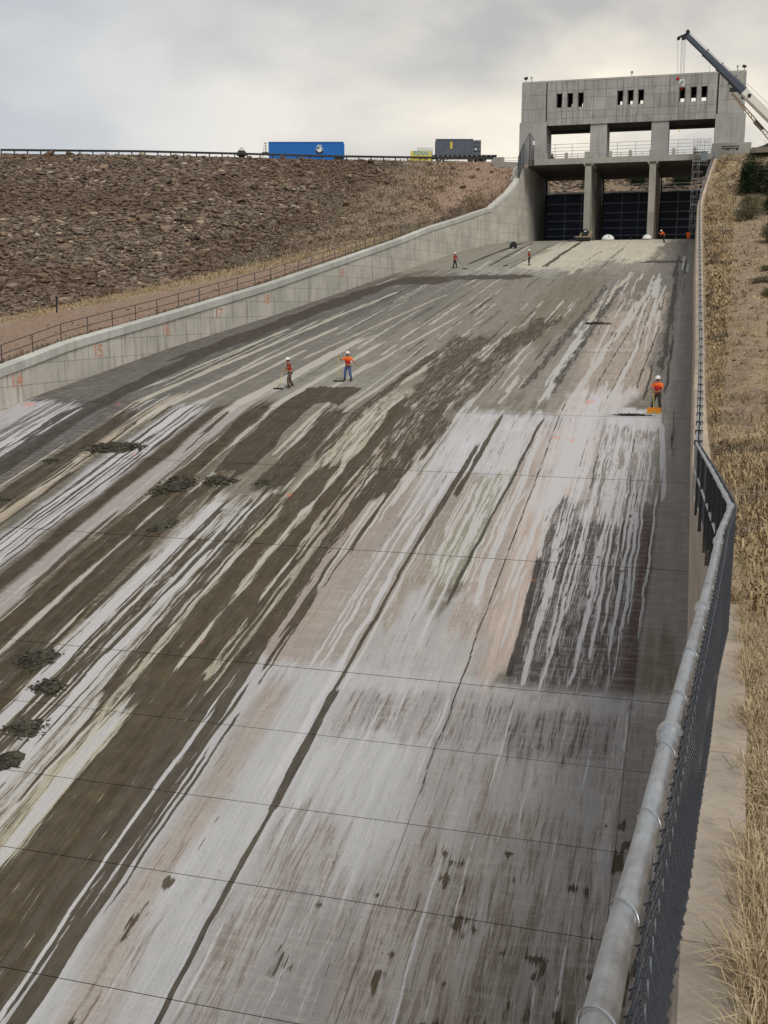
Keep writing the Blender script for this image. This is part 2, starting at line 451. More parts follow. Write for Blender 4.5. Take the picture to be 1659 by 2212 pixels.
# mud films: (xa, xb, ya, yb, half width, edge, end fade, strength, tone 0 olive .. 1 grey-purple)
MUD = [
    (-16.45, -16.55, 28, 49, .62, .3, 2, .72, 0), (-15.35, -15.3, 28, 60, .42, .2, 3, .80, 0),
    (-15.25, -15.25, 8, 30.5, .95, .3, 1, .72, 0), (-13.4, -15.9, 49, 82, 1.9, 1.0, 3, .57, .05), (-12.6, -12.2, 57, 76, 1.1, .9, 3, .52, .05), (-12.6, -11.0, 74, 90, 1.3, .8, 3, .58, .05),
    (-17.6, -16.9, 48, 78, .4, .4, 4, .62, .1),
    (-23.3, -23.3, 22, 57, .6, .3, 2, .76, .1), (-21.9, -21.9, 28, 46, .7, .3, 2, .70, .15), (-21.2, -21.6, 47, 62, .95, .16, .8, 1.0, .25), (-20.2, -20.2, 58, 62.3, 1.3, .4, .5, .9, .25), (-18.6, -18.7, 44, 58, .8, .5, 2, .64, .1),
    (-25.8, -25.9, 20, 57, .38, .2, 2, .85, .3), (-31.0, -31.1, 30, 56, .45, .25, 2, .95, .35), (-33.4, -34.2, 40, 76, .75, .35, 3, .9, .9), (-34.6, -31.4, 70, 114, 1.2, .6, 5, .8, .7),
    (-30.4, -30.6, 36, 57, .2, .15, 2, .8, .3),
    (-14.0, -14.0, 10, 33, .24, .14, 1, .80, .1), (-13.85, -13.7, 30, 50, .32, .22, 2, .68, .1), (-13.25, -13.6, 12, 34, .11, .07, 1, 1.0, .1), (-14.45, -14.4, 24, 34, .10, .07, 1, .8, .1),
    (-13.0, -13.1, 44, 60, .4, .3, 2, .7, .2),
    (-10.2, -10.28, 24.5, 30.4, .145, .05, .5, .95, .35), (-10.2, -10.2, 8, 25, .075, .05, .5, .92, .4), (-10.3, -10.15, 30, 42, .085, .06, 2, .9, .35), (-10.15, -9.9, 41, 52, .13, .08, 2, .85, .3), (-9.7, -9.4, 46, 57, .13, .1, 1, .85, .2),
    (-6.43, -6.43, 26.4, 60, .022, .02, 1.0, 1.0, .8), (-7.9, -7.2, 37, 57, .07, .05, 1.5, .9, .9),
    (-19.3, -19.3, 28, 41, .26, .2, 2, .62, 0), (-17.7, -17.7, 28, 45, .3, .25, 2, .66, 0),
    (-20.9, -21.0, 24, 31, .5, .4, 1, .7, 0),
    (-1.55, -1.75, 66, 128, .10, .10, 6, 1.0, 1), (-1.75, -1.35, 72, 104, .06, .08, 4, .9, 1), (-1.3, -1.9, 84, 120, .07, .08, 4, .9, 1), (-1.6, -1.7, 70, 124, .30, .2, 6, .55, 1), (-1.15, -1.2, 62, 84, .09, .08, 3, .8, 1), (-2.9, -2.3, 62, 86, .06, .06, 3, .75, 1), (-2.3, -2.2, 60, 72, .08, .06, 2, .8, 1), (-4.4, -3.6, 58, 78, .05, .05, 3, .62, 1),
    (-7.6, -6.8, 60, 112, .3, .3, 6, .58, .9), (-5.2, -3.9, 62, 100, .10, .12, 6, .58, .9), (-9.3, -8.2, 60, 110, .35, .35, 5, .56, .9),
    (-5.0, -5.1, 31.5, 40, .14, .12, 1, .75, 1),
    (-20.6, -19.2, 126, 160, .22, .25, 4, .64, .75), (-16.8, -15.6, 128, 164, .38, .3, 4, .68, .75), (-23.6, -22.4, 128, 160, .25, .2, 4, .72, .75), (-26.5, -23.5, 132, 164, .4, .3, 4, .66, .8), (-10.3, -9.1, 122, 150, .4, .5, 6, .5, .8), (-12.8, -11.5, 130, 146, .25, .3, 3, .5, .8),
    (-28.6, -28.4, 112, 119.5, 3.2, .8, .5, .75, .5), (-22, -21, 116, 121, 5, 2, 1, .66, .4),
    (-2.0, -1.8, 118, 138, .22, .2, 3, .75, 1), (-.9, -.9, 120, 134, .12, .1, 2, .8, 1), (-3.6, -3.4, 131, 133, 2.4, .4, .4, .85, 1),
]
# white and cream runs (same fields, strength of white; tone 0 white .. 1 cream)
WHITE = [
    (-20.15, -20.2, 16, 43.6, .26, .06, .15, 1, .1), (-18.45, -18.6, 16, 43.4, .22, .06, .15, 1, .1), (-15.85, -16.1, 20, 51, .13, .09, 1.5, .95, .8),
    (-16.55, -16.5, 8, 30, .2, .1, 2, .95, .2), (-14.38, -14.45, 8, 31, .12, .05, 1.5, .95, .15), (-13.62, -13.9, 8, 32, .16, .1, 1.5, .9, .1),
    (-22.65, -22.7, 20, 43, .16, .08, 1, .9, .7), (-22.2, -22.2, 26, 40, .1, .08, 1, .8, .6), (-27.9, -27.9, 28, 56, .35, .2, 2, .85, .1), (-27.0, -27.0, 30, 56, .18, .12, 2, .8, .1),
    (-24.7, -24.7, 26, 57, .10, .1, 3, .5, .5), (-31.5, -28.7, 56, 106, .24, .1, 3, 1, 1), (-32.9, -31.6, 60, 84, .18, .14, 3, .8, 1), (-29.3, -27.6, 54, 86, .22, .12, 3, .9, .9), (-27.6, -26.8, 54, 76, .18, .14, 3, .75, .9),
    (-25.2, -24.0, 54, 80, .42, .2, 3, .85, .8), (-22.9, -22.0, 52, 78, .22, .16, 2, .8, .8), (-20.9, -19.0, 62, 90, .2, .18, 3, .6, .8), (-26.0, -23.2, 70, 104, .2, .18, 4, .6, 1),
    (-15.2, -13.9, 49, 78, .24, .14, 3, .9, .6), (-17.0, -15.7, 63, 80, .24, .12, 1, 1, 1), (-18.4, -17.3, 54, 76, .14, .12, 3, .8, 1), (-19.9, -19.7, 50, 61, .12, .1, 1, .9, .9), (-13.9, -13.4, 62, 86, .12, .12, 3, .7, .9),
    (-12.2, -11.7, 46, 60, .16, .12, 2, .8, .4), (-10.62, -10.35, 26, 52, .10, .08, 1, .9, 0), (-11.15, -10.9, 31.6, 50, .05, .06, 2, .8, .1), (-11.5, -11.2, 31.6, 52, .06, .06, 2, .75, .2), (-10.05, -10.0, 30, 47, .05, .04, 1, .9, .2),
    (-8.0, -6.4, 86, 122, .3, .2, 5, .85, 1), (-6.2, -4.6, 60, 98, .22, .16, 4, .9, .5), (-5.0, -3.4, 84, 118, .25, .2, 5, .8, .7), (-4.2, -3.4, 58, 80, .16, .12, 3, .8, .4), (-3.3, -2.5, 84, 112, .16, .14, 4, .7, .6), (-5.4, -4.8, 44, 62, .3, .2, 2, .9, 0),
    (-.72, -1.15, 46, 55.8, .13, .06, 1.5, 1, 0), (-1.15, -1.0, 36, 48, .05, .04, 2, .85, 0), (-4.55, -4.3, 31.6, 50, .10, .12, .5, .82, 0), (-3.9, -3.7, 31.6, 52, .05, .06, .5, .85, 0), (-3.05, -2.85, 31.6, 50, .09, .12, .5, .8, 0), (-2.6, -2.6, 33, 52, .06, .05, 1, .85, 0), (-2.0, -1.9, 33, 47, .05, .04, 1, .9, 0), (-1.75, -1.7, 32, 44, .03, .03, 1, .8, 0),
    (-8.3, -8.5, 40, 56, .07, .06, 2, .85, .4), (-7.6, -7.9, 38, 55, .07, .05, 2, .85, .3), (-6.9, -7.0, 36, 54, .08, .06, 2, .8, .1), (-5.8, -5.5, 36, 56, .10, .08, 2, .8, .1), (-9.0, -9.0, 38, 48, .05, .04, 2, .8, .5),
    (-1.2, -1.2, 124, 138, .12, .1, 2, .9, 0), (-.7, -.7, 122, 130, .12, .1, 1, .8, 0),
]
# cross bands: (y, half width, x0, x1, strength, colour)
BANDS = [(31.5, .35, -13.8, .4, .75, (178, 175, 172)), (30.9, .25, -6, .4, .4, (170, 167, 165)), (56.2, .9, -12, -3.5, .55, (186, 184, 184)), (54.6, .2, -9.5, -6.3, .7, (196, 194, 192)), (75.6, .35, -8, -3.5, .6, (190, 186, 182)), (78.5, .3, -5, -3.4, .6, (190, 186, 182)), (36.8, .25, -8.6, -6.4, .6, (182, 178, 176)),
         (44.5, .12, -4.8, -3.2, .6, (200, 198, 196)), (46.5, .10, -5.2, -2.2, .6, (200, 198, 196)), (52.8, .5, -4, -1, .5, (190, 188, 186)), (118.3, .5, -32, -20, .6, (168, 166, 158)), (117, .5, -12, -1, .3, (160, 155, 146)), (40.2, .1, -40, -11, .3, (70, 62, 52))]
# damp scabs and pits: (x, y, rx, ry, strength, tone)
SCABS = [(-5.1, 24.0, .45, .35, .85, .1), (-5.05, 23.2, .3, .45, .8, .1), (-3.7, 24.3, .28, .35, .8, .2), (-3.4, 23.6, .2, .3, .7, .2), (-2.0, 23.5, .45, .25, .8, .3), (-1.15, 25.9, .55, .3, .9, .3), (-.75, 25.3, .35, .45, .95, .1), (-1.75, 22.6, .3, .2, .85, 0),
         (-1.0, 24.6, .25, .6, .9, 0), (-2.4, 21.2, .5, .8, .7, 0), (-3.2, 20.0, .8, .9, .6, 0), (-.6, 21.5, .5, 1.2, .7, 0), (-5.9, 20.4, .35, .8, .75, 0), (-8.1, 20.2, .35, .7, .7, 0), (-11.8, 21.9, .25, .45, .85, 0), (-12.1, 20.6, .4, .8, .7, 0), (-1.9, 20.0, .3, 1.0, .8, .1),
         (-.55, 29.0, .14, .12, 1.2, .5), (-1.3, 22.2, .35, .3, .7, 0), (-4.4, 21.9, .5, .4, .7, .1), (-6.6, 22.4, .15, .2, .8, 0), (-9.0, 27.8, .1, .1, .8, .2), (-12.0, 17.6, .7, .7, .7, 0), (-4.6, 18.8, .6, .9, .75, 0)]
SPRAY = [(-5.129, 59.982) + (.5, 1.1), (-6.044, 53.553) + (.7, .25), (-5.393, 53.278) + (.3, .8), (-27.173, 48.842) + (.5, .35), (-0.782, 28.108) + (.22, .12), (-0.532, 28.034) + (.1, .2), (-17.219, 44.955) + (.25, .15), (-15.728, 32.519) + (.3, .25), (-32.440, 56.668) + (.4, .6), (-38.262, 56.194) + (.8, .7), (-5.158, 38.426) + (.25, .2), (-6.721, 37.952) + (.2, .15)]


# thin drips and scratches: (x0, x1, y0, y1, count, half width range, length range, tone, strength)
_r = random.Random(5)
def runs(spec):
    out = []
    for x0, x1, y0, y1, n, (h0, h1), (l0, l1), tn, st in spec:
        for _ in range(n):
            xa = _r.uniform(x0, x1); ya = _r.uniform(y0, y1 - l0); L = min(_r.uniform(l0, l1), y1 - ya)
            out.append((xa, xa + _r.uniform(-.1, .1), ya, ya + L, _r.uniform(h0, h1), .05, .25 * L, st * _r.uniform(.8, 1.1), tn + _r.uniform(-.1, .1)))
    return out
MUD += runs([
    (-14.6, -12.8, 14, 32, 26, (.03, .07), (3, 12), .1, .9), (-14.8, -12.6, 30, 50, 34, (.03, .09), (3, 12), .2, .85), (-20.0, -17.2, 22, 44, 46, (.03, .08), (3, 12), .05, .9),
    (-13, -10.5, 32, 56, 10, (.015, .03), (4, 12), .3, .62), (-28.4, -26.6, 28, 57, 16, (.04, .09), (6, 16), .3, .85), (-30.2, -28.9, 30, 57, 12, (.05, .12), (3, 8), .2, .85),
    (-36, -33.8, 44, 57, 12, (.06, .14), (3, 8), .9, .85), (-9.8, -6.6, 32, 57, 16, (.012, .03), (4, 12), .6, .60), (-6.3, -4.2, 32, 60, 8, (.01, .03), (3, 10), .5, .60), (-5.0, -1.3, 32, 54, 24, (.02, .05), (2, 9), 1, .66),
    (-9.6, -1.3, 28.5, 30.6, 26, (.012, .03), (.6, 1.6), .8, .58), (-11.8, -1.0, 14, 25, 60, (.008, .022), (2, 8), .25, .56), (-34, -16, 60, 124, 60, (.05, .12), (6, 24), .7, .62), (-16, -1.4, 58, 122, 60, (.04, .12), (5, 22), .7, .54),
    (-22, -8, 124, 160, 5, (.04, .08), (8, 20), .7, .5), (-25, -20.6, 24, 56, 20, (.05, .12), (3, 12), .1, .9), (-1.1, .2, 34, 150, 8, (.03, .06), (3, 10), 1, .65)])
WHITE += runs([
    (-17.2, -14.3, 15, 32, 34, (.02, .06), (.8, 5), .7, .88), (-17.5, -14.8, 30, 60, 46, (.03, .09), (1, 7), .7, .88), (-20.8, -17.3, 20, 44, 40, (.03, .09), (3, 12), .3, .9), (-24.0, -20.8, 24, 57, 34, (.03, .09), (2, 12), .7, .86),
    (-19.5, -15, 44, 60, 26, (.04, .09), (1, 6), .8, .85), (-32, -28.4, 40, 60, 14, (.05, .12), (3, 10), .7, .8), (-38, -34, 44, 57, 14, (.06, .16), (3, 9), .1, .85),
    (-14.5, -10.5, 32, 60, 30, (.03, .08), (3, 14), .4, .72), (-9.4, -6.6, 34, 57, 38, (.03, .07), (4, 14), .3, .78), (-6.4, -4.4, 32, 60, 24, (.03, .08), (4, 16), .3, .74), (-5.0, -1.4, 31.6, 57, 90, (.015, .05), (4, 18), .05, .78),
    (-11.8, -1.0, 14, 31, 50, (.02, .05), (2, 8), .05, .58), (-33, -16, 58, 118, 50, (.06, .15), (5, 22), .85, .74), (-8.5, -2.2, 58, 122, 46, (.06, .16), (5, 24), .4, .80), (-14.6, -9.4, 50, 100, 30, (.05, .12), (4, 16), .7, .75),
    (-25, -6, 124, 160, 16, (.10, .3), (5, 18), .8, .7)])
MUD = [q for q in MUD]; WHITE = [q for q in WHITE]
SCABS += [(_r.uniform(-9.5, .0), _r.uniform(18.5, 26.5), _r.uniform(.04, .16), _r.uniform(.08, .3), _r.uniform(.6, .85), _r.uniform(0, .3)) for _ in range(46)]
SCABS += [(_r.uniform(-5.0, -1.4), _r.uniform(31.5, 45), _r.uniform(.05, .12), _r.uniform(.15, .5), _r.uniform(.6, .8), 1) for _ in range(36)]


def paint(X, Y):
    """attribute arrays for floor vertices: base colour, fleck colour, masks"""
    n = len(X)
    W = (XL(Y) / -38.9)
    U = np.where(Y > 57, X / W, X)
    jx = (vnoise(Y * .22, U * .9, 1) - .5) + .5 * (vnoise(Y * .9, U * 2.7, 2) - .5)
    jy = (vnoise(U * 1.7, Y * .3, 3) - .5) * 2 + (vnoise(U * 6.5, Y * .3, 4) - .5) * 2
    A = np.zeros((n, 3)); B = np.zeros((n, 3)); m = np.zeros(n)
    for x0, x1, y0, y1, sx, sy, a, b, share, al in ZONES:
        xx = U + jx * sx * 1.2; yy = Y + jy * sy * 1.1
        k = sm((xx - x0) / sx + .5) * sm((x1 - xx) / sx + .5) * sm((yy - y0) / sy + .5) * sm((y1 - yy) / sy + .5) * al
        A += (np.array(lin(a)) - A) * k[:, None]
        B += (np.array(lin(b)) - B) * k[:, None]
        m += (share - m) * k
    for y, hw, x0, x1, s_, c in BANDS:
        wob = (vnoise(U * .8, Y * 0, 8) - .5) * hw
        k = np.exp(-((Y + wob - y) / hw) ** 2) * sm((U - x0) / .8) * sm((x1 - U) / .8) * s_ * (.5 + vnoise(U * 2.5, Y * 3, 6))
        k = np.clip(k, 0, 1)
        A += (np.array(lin(c)) - A) * k[:, None]
    def strips(L, xs):
        best = np.zeros(n); tone = np.zeros(n)
        ylo, yhi, xlo, xhi = Y.min() - 1, Y.max() + 1, xs.min() - 2.6, xs.max() + 2.6
        for xa, xb, ya, yb, hw, ed, fe, st, tn in L:
            if yb < ylo or ya > yhi or max(xa, xb) + hw < xlo or min(xa, xb) - hw > xhi: continue
            t = np.clip((Y - ya) / (yb - ya), 0, 1)
            xc = xa + (xb - xa) * t
            h = hw * (1 + .5 * (vnoise(Y * .5, Y * 0 + xa * 3.1, 5) - .5))
            wv = (vnoise(Y * .9, Y * 0 + xa * 1.7, 11) - .5) * .09 + (vnoise(Y * 3.1, Y * 0 + xa * 1.7, 12) - .5) * .03 if hw < .13 else 0
            d = np.abs(xs + jx * min(.22, hw * .8) + wv - xc)
            k = np.clip((h - d) / ed + .5, 0, 1) * np.clip((Y + jy * fe * .6 - ya) / fe + .5, 0, 1) * np.clip((yb - Y - jy * fe * .6) / fe + .5, 0, 1) * st
            tone = np.where(k > best, tn, tone); best = np.maximum(best, k)
        return best, tone
    mud, mt = strips(MUD, X)
    wht, wt = strips(WHITE, X)
    for x, y, rx, ry, st, tn in SCABS:
        if y + 2 < Y.min() or y - 2 > Y.max(): continue
        r = np.sqrt(((X - x) / rx) ** 2 + ((Y - y) / ry) ** 2) + (vnoise(X * 4, Y * 4, 7) - .5) * 1.3 + (vnoise(X * 13, Y * 11, 8) - .5) * .9
        k = np.clip((1.05 - r) * 1.0, 0, 1) * st * .92
        mt = np.where(k > mud, tn, mt); mud = np.maximum(mud, k)
    sp = np.zeros(n)
    for x, y, rx, ry in SPRAY:
        r = np.sqrt(((X - x) / rx) ** 2 + ((Y - y) / ry) ** 2)
        sp = np.maximum(sp, np.clip(1 - r, 0, 1) * (.3 + .9 * vnoise(X * 7, Y * 7, 9)))
    one = np.ones(n)
    return np.c_[A, m], np.c_[B, mud], np.c_[wht, mt, wt, sp]


def floor_material():
    m, t, bs = new_mat('stained_chute_concrete')
    pos = t.n('ShaderNodeNewGeometry').outputs['Position']
    aA = t.n('ShaderNodeAttribute', attribute_name='ground_tone')
    aB = t.n('ShaderNodeAttribute', attribute_name='fleck_tone')
    aC = t.n('ShaderNodeAttribute', attribute_name='stain')
    sC = t.n('ShaderNodeSeparateColor', {0: aC.outputs['Color']})
    wig = t.noise(t.vmul(pos, (.9, .55, 0)), 1.0, 3.0, out=1)
    wig = t.vmul(t.vadd(wig, (-.5, -.5, -.5)), (.20, 0, 0))
    P = t.vadd(pos, wig)
    nA = t.noise(t.vmul(P, (7.0, .42, 0)), 1.0, 4.0, .6)
    nB = t.noise(t.vmul(P, (24.0, .85, 0)), 1.0, 4.0, .65)
    nC = t.noise(t.vmul(P, (75.0, 2.2, 0)), 1.0, 4.0, .75)
    nD = t.noise(t.vadd(t.vmul(P, (13.0, .75, 0)), (31.0, 7.0, 3.0)), 1.0, 5.0, .65)
    v = t.math('ADD', t.math('ADD', t.math('MULTIPLY', nA, .38), t.math('MULTIPLY', nB, .37)), t.math('MULTIPLY', nC, .25))
    v = t.ramp(v, .33, .67)
    v2 = t.ramp(t.math('ADD', t.math('MULTIPLY', nD, .5), t.math('MULTIPLY', nC, .5)), .33, .67)
    # flecks
    f1 = t.math('SUBTRACT', v, t.math('SUBTRACT', 1.0, aA.outputs['Alpha']))
    f1 = t.math('ADD', t.math('MULTIPLY', f1, 7.5), .5, clamp=True)
    c = t.mix(t.math('MULTIPLY', f1, .9), aA.outputs['Color'], aB.outputs['Color'])
    # soft large blotches and faint cross marks of the screed
    big = t.noise(t.vmul(P, (.9, .35, 0)), 1.0, 4.0, .6)
    scr = t.noise(t.vmul(pos, (.8, 5.2, 0)), 1.0, 5.0, .68)
    c = t.mix(t.math('MULTIPLY', t.ramp(big, .4, .7), .30), c, t.mix(.5, c, rgba((96, 88, 78))))
    c = t.mix(t.math('MULTIPLY', t.ramp(scr, .48, .72), .34), c, rgba((184, 178, 170)))
    st1 = t.noise(t.vmul(P, (3.1, .13, 0)), 1.0, 3.0, .55)
    st2 = t.noise(t.vmul(P, (14.0, .3, 0)), 1.0, 3.0, .6)
    kk = t.math('ADD', .62, t.math('ADD', t.math('MULTIPLY', st1, .52), t.math('MULTIPLY', st2, .34)))
    c = t.vmul(c, t.n('ShaderNodeCombineXYZ', {0: kk, 1: kk, 2: kk}))
    # white runs
    fw = t.math('ADD', t.math('SUBTRACT', sC.outputs[0], .5), t.math('MULTIPLY', t.math('SUBTRACT', v2, .5), .62))
    fw = t.math('ADD', t.math('MULTIPLY', fw, 9.0), .5, clamp=True)
    wc = t.mix(sC.outputs[2], rgba((192, 190, 190)), rgba((184, 177, 160)))
    c = t.mix(t.math('MULTIPLY', fw, .85), c, wc)
    # mud
    fm = t.math('ADD', t.math('SUBTRACT', aB.outputs['Alpha'], .5), t.math('MULTIPLY', t.math('SUBTRACT', v, .5), .80))
    fm = t.math('ADD', t.math('MULTIPLY', fm, 11.0), .5, clamp=True)
    gm = t.noise(t.vmul(pos, (2.2, 1.2, 2)), 1.0, 5.0, .65)
    gmx = t.ramp(t.math('ADD', t.math('MULTIPLY', gm, .5), t.math('MULTIPLY', nB, .5)), .36, .64)
    olive = t.mix(gmx, rgba((48, 40, 27)), rgba((88, 76, 54)))
    grey = t.mix(gmx, rgba((44, 39, 36)), rgba((86, 78, 70)))
    mc = t.mix(sC.outputs[1], olive, grey)
    c = t.mix(t.math('MULTIPLY', fm, .93), c, mc)
    # orange marking paint
    fo = aC.outputs['Alpha']
    c = t.mix(t.math('MULTIPLY', t.ramp(fo, .25, .8), .8), c, rgba((224, 120, 92)))
    fine = t.noise(pos, 22.0, 4.0, .7)
    c = t.mix(.36, c, t.mix(1.0, c, t.n('ShaderNodeCombineColor', {0: t.ramp(fine, .1, .75), 1: t.ramp(fine, .1, .75), 2: t.ramp(fine, .1, .75)}), 'MULTIPLY'))
    c = t.vmul(c, (1.08, 1.08, 1.08))
    t.put(bs.inputs['Base Color'], c)
    rough = t.math('SUBTRACT', .82, t.math('MULTIPLY', fm, .10))
    t.put(bs.inputs['Roughness'], rough)
    bs.inputs['Specular IOR Level'].default_value = .2
    hgt = t.math('ADD', t.math('MULTIPLY', fm, .5), t.math('MULTIPLY', fine, .35))
    bp = t.n('ShaderNodeBump', {'Height': hgt, 'Strength': .45, 'Distance': .02})
    t.put(bs.inputs['Normal'], bp.outputs[0])
    return m


M_FLOOR = floor_material()
M_JOINT = plain('joint_filler', (44, 38, 32), .9, 0, .2, 5)


def sheet(name, xs0, xs1, ys, nx, zf, mat, off=0.0, parent=None, **pr):
    """sheet between edge functions xs0(Y), xs1(Y)"""
    t = np.linspace(0, 1, nx)
    Y = np.asarray(ys)
    X = xs0(Y)[None, :] + (xs1(Y) - xs0(Y))[None, :] * t[:, None]
    YY = np.broadcast_to(Y, X.shape)
    Z = zf(YY) + off
    V = np.stack([X, YY, Z], -1).reshape(-1, 3)
    return np_mesh(name, V, grid_faces(nx, len(Y)), mat, parent, **pr), V


bed, _ = sheet('spillway_floor', lambda y: XL(y) - 1.2, lambda y: XR(y) + .25, np.arange(-6, 188, 2.0), 4, ZF, M_JOINT, -.10,
               kind='structure')
JY = [-6, 8, 15, 18.8, 22.2, 25, 28.2, 31.5, 40, 48.5, 57, 65.8, 74.5, 82.3, 90, 98.7, 107.4, 116, 125, 133.5, 142, 150, 158, 164.6, 187]
COLS = [(XL, None), (None, None), (None, XR)]
for j in range(len(JY) - 1):
    y0, y1 = JY[j], JY[j + 1]
    g = .009 if y0 < 31 else .017
    g = g if y1 < 150 else .004
    ny = max(3, int((y1 - y0) / (.16 + .0042 * max(y0, 15)))) if 14 < y1 < 166 else 5
    ys = np.linspace(y0 + (g if j else 0), y1 - g * 1.0, ny)
    cuts = [XL, lambda y: 0 * y - 6.43, lambda y: 0 * y - 1.12, XR] if y1 < 130 else [XL, XR]
    for k in range(len(cuts) - 1):
        a, b = cuts[k], cuts[k + 1]
        ga = 0 if k == 0 else .006
        gb = 0 if k == len(cuts) - 2 else .006
        wid = float(abs(b(np.array([y0]))[0] - a(np.array([y0]))[0]))
        if y0 >= 14 and y1 < 166:
            vis = wid
            fa = a
            dx = .00105 * max((y0 + y1) / 2, 20) + .003
            if k == 0 and y1 < 56:      # the far left of the near slabs lies outside the picture
                pass
            nx = max(4, int(wid / dx))
        else: nx = 6
        nx = min(nx, 820)
        o, V = sheet('concrete_slab', (lambda y, a=a, ga=ga: a(y) + ga), (lambda y, b=b, gb=gb: b(y) - gb), ys, nx, ZF, M_FLOOR, 0.0, parent=bed)
        A_, B_, C_ = paint(V[:, 0], V[:, 1])
        for nm, arr in (('ground_tone', A_), ('fleck_tone', B_), ('stain', C_)):
            at = o.data.color_attributes.new(nm, 'FLOAT_COLOR', 'POINT')
            at.data.foreach_set('color', arr.astype(np.float32).ravel())

# ---------------------------------------------------------------- left training wall
lw = thing('training_wall', (float(XL(57.0)), 57, float(ZF(57))), 'long pale concrete wall left of the chute with orange sprayed numbers', 'wall')
segs = [40, 48.5, 57, 65.8, 74.5, 82.3, 90, 98.7, 107.4, 116, 125, 133.5, 142, 150, 156, 160, 163]
for i in range(len(segs) - 1):
    y0, y1 = segs[i] + .015, segs[i + 1] - .015
    ys = np.linspace(y0, y1, 5)
    mb = MB()
    for a, b in zip(ys[:-1], ys[1:]):
        q = []
        for y in (a, b):
            x = float(XL(y)); zb, zt = float(ZF(y)) - .4, float(LT(y)) - .55
            q += [(x, y, zb), (x, y, zt), (x - .6, y, zt), (x - .6, y, zb)]
        mb.add(q, [(0, 1, 5, 4), (1, 2, 6, 5), (2, 3, 7, 6), (0, 3, 2, 1), (4, 5, 6, 7)])
    mb.build('wall_panel', M_WALL, lw)
    mb = MB()
    for a, b in zip(ys[:-1], ys[1:]):
        q = []
        for y in (a, b):
            x = float(XL(y)) + .10; zt = float(LT(y))
            q += [(x, y, zt - .55), (x, y, zt - .05), (x - .05, y, zt), (x - .75, y, zt), (x - .8, y, zt - .05), (x - .8, y, zt - .55)]
        mb.add(q, [(0, 1, 7, 6), (1, 2, 8, 7), (2, 3, 9, 8), (3, 4, 10, 9), (4, 5, 11, 10), (5, 0, 6, 11), (5, 4, 3, 2, 1, 0), (6, 7, 8, 9, 10, 11)])
    mb.build('coping', M_COPE, lw)
# high flared part next to the gates
for y0, y1 in ((163, 168), (168, 176), (176, 187)):
    ys = np.linspace(y0 + .015, y1, 4)
    mb = MB()
    for a, b in zip(ys[:-1], ys[1:]):
        q = []
        for y in (a, b):
            x = float(XL(y)); zb, zt = float(ZF(y)) - .4, (float(LT(y)) - .02 if y < 164 else 19.72)
            q += [(x, y, zb), (x, y, zt), (x - 1.2, y, zt), (x - 1.2, y, zb)]
        mb.add(q, [(0, 1, 5, 4), (1, 2, 6, 5), (2, 3, 7, 6), (0, 3, 2, 1), (4, 5, 6, 7)])
    mb.build('wall_panel', M_WALL if y0 < 165 else M_CONC, lw)


def text_mesh(name, body, size, mat, loc, rot, parent=None, ext=.01, **pr):
    cu = bpy.data.curves.new(name, 'FONT'); cu.body = body; cu.size = size; cu.extrude = ext
    cu.align_x = 'CENTER'; cu.align_y = 'CENTER'
    tmp = bpy.data.objects.new('tmp', cu); col.objects.link(tmp)
    dg = bpy.context.evaluated_depsgraph_get()
    me = bpy.data.meshes.new_from_object(tmp.evaluated_get(dg))
    bpy.data.objects.remove(tmp)
    me.materials.clear(); me.materials.append(mat)
    o = bpy.data.objects.new(name, me); col.objects.link(o)
    off = ORG.get(parent.name, Vector((0, 0, 0))) if parent else Vector((0, 0, 0))
    o.location = Vector(loc) - off; o.rotation_euler = rot
    if parent: o.parent = parent
    ORG[o.name] = off
    return props(o, **pr)


M_SPRAY = plain('orange_spray', (206, 140, 116), .8, 0, .18, 3)
for body, y in (('13', 49.6), ('14', 56.2), ('15', 64.8), ('16', 73.6), ('17', 81.2), ('18', 89.0), ('19', 106.2)):
    x = float(XL(y)); dx = float(XL(y + 1) - XL(y - 1))
    zz = float(ZF(y)) * .35 + float(LT(y)) * .65 - .25
    text_mesh('painted_number', body, 1.15, M_SPRAY, (x + .02, y, zz), (R(90), 0, R(90) - math.atan2(dx, 2)), lw, .004, label='orange number ' + body)


def pipe_rail(name, pts, h, rails, mat, r=.03, step=2.4, n=6, **pr):
    """posts and rails along base points"""
    P = [Vector(p) for p in pts]
    o = thing(name, P[0], **pr)
    L = [0]
    for a, b in zip(P[:-1], P[1:]): L.append(L[-1] + (b - a).length)
    def at(s):
        for i in range(len(P) - 1):
            if s <= L[i + 1] + 1e-6: return P[i].lerp(P[i + 1], (s - L[i]) / max(L[i + 1] - L[i], 1e-6))
        return P[-1]
    k = max(1, int(round(L[-1] / step)))
    for i in range(k + 1):
        q = at(L[-1] * i / k)
        MB().tube(q - Vector((0, 0, .1)), q + Vector((0, 0, h)), r, n=n).build('post', mat, o)
    for z in rails:
        MB().path([p + Vector((0, 0, z)) for p in P], r * .9, n).build('rail', mat, o)
    return o


ys = np.r_[np.arange(47, 150, 3.0), np.arange(150, 165.5, 1.5)]
pipe_rail('pipe_railing', [(float(XL(y)) - .55, float(y), float(LT(y)) - .05) for y in ys], 1.15, (1.15, .6), M_RAILD, .036, 3.0,
          label='dark two-rail pipe railing running along the left wall top', cat='railing')

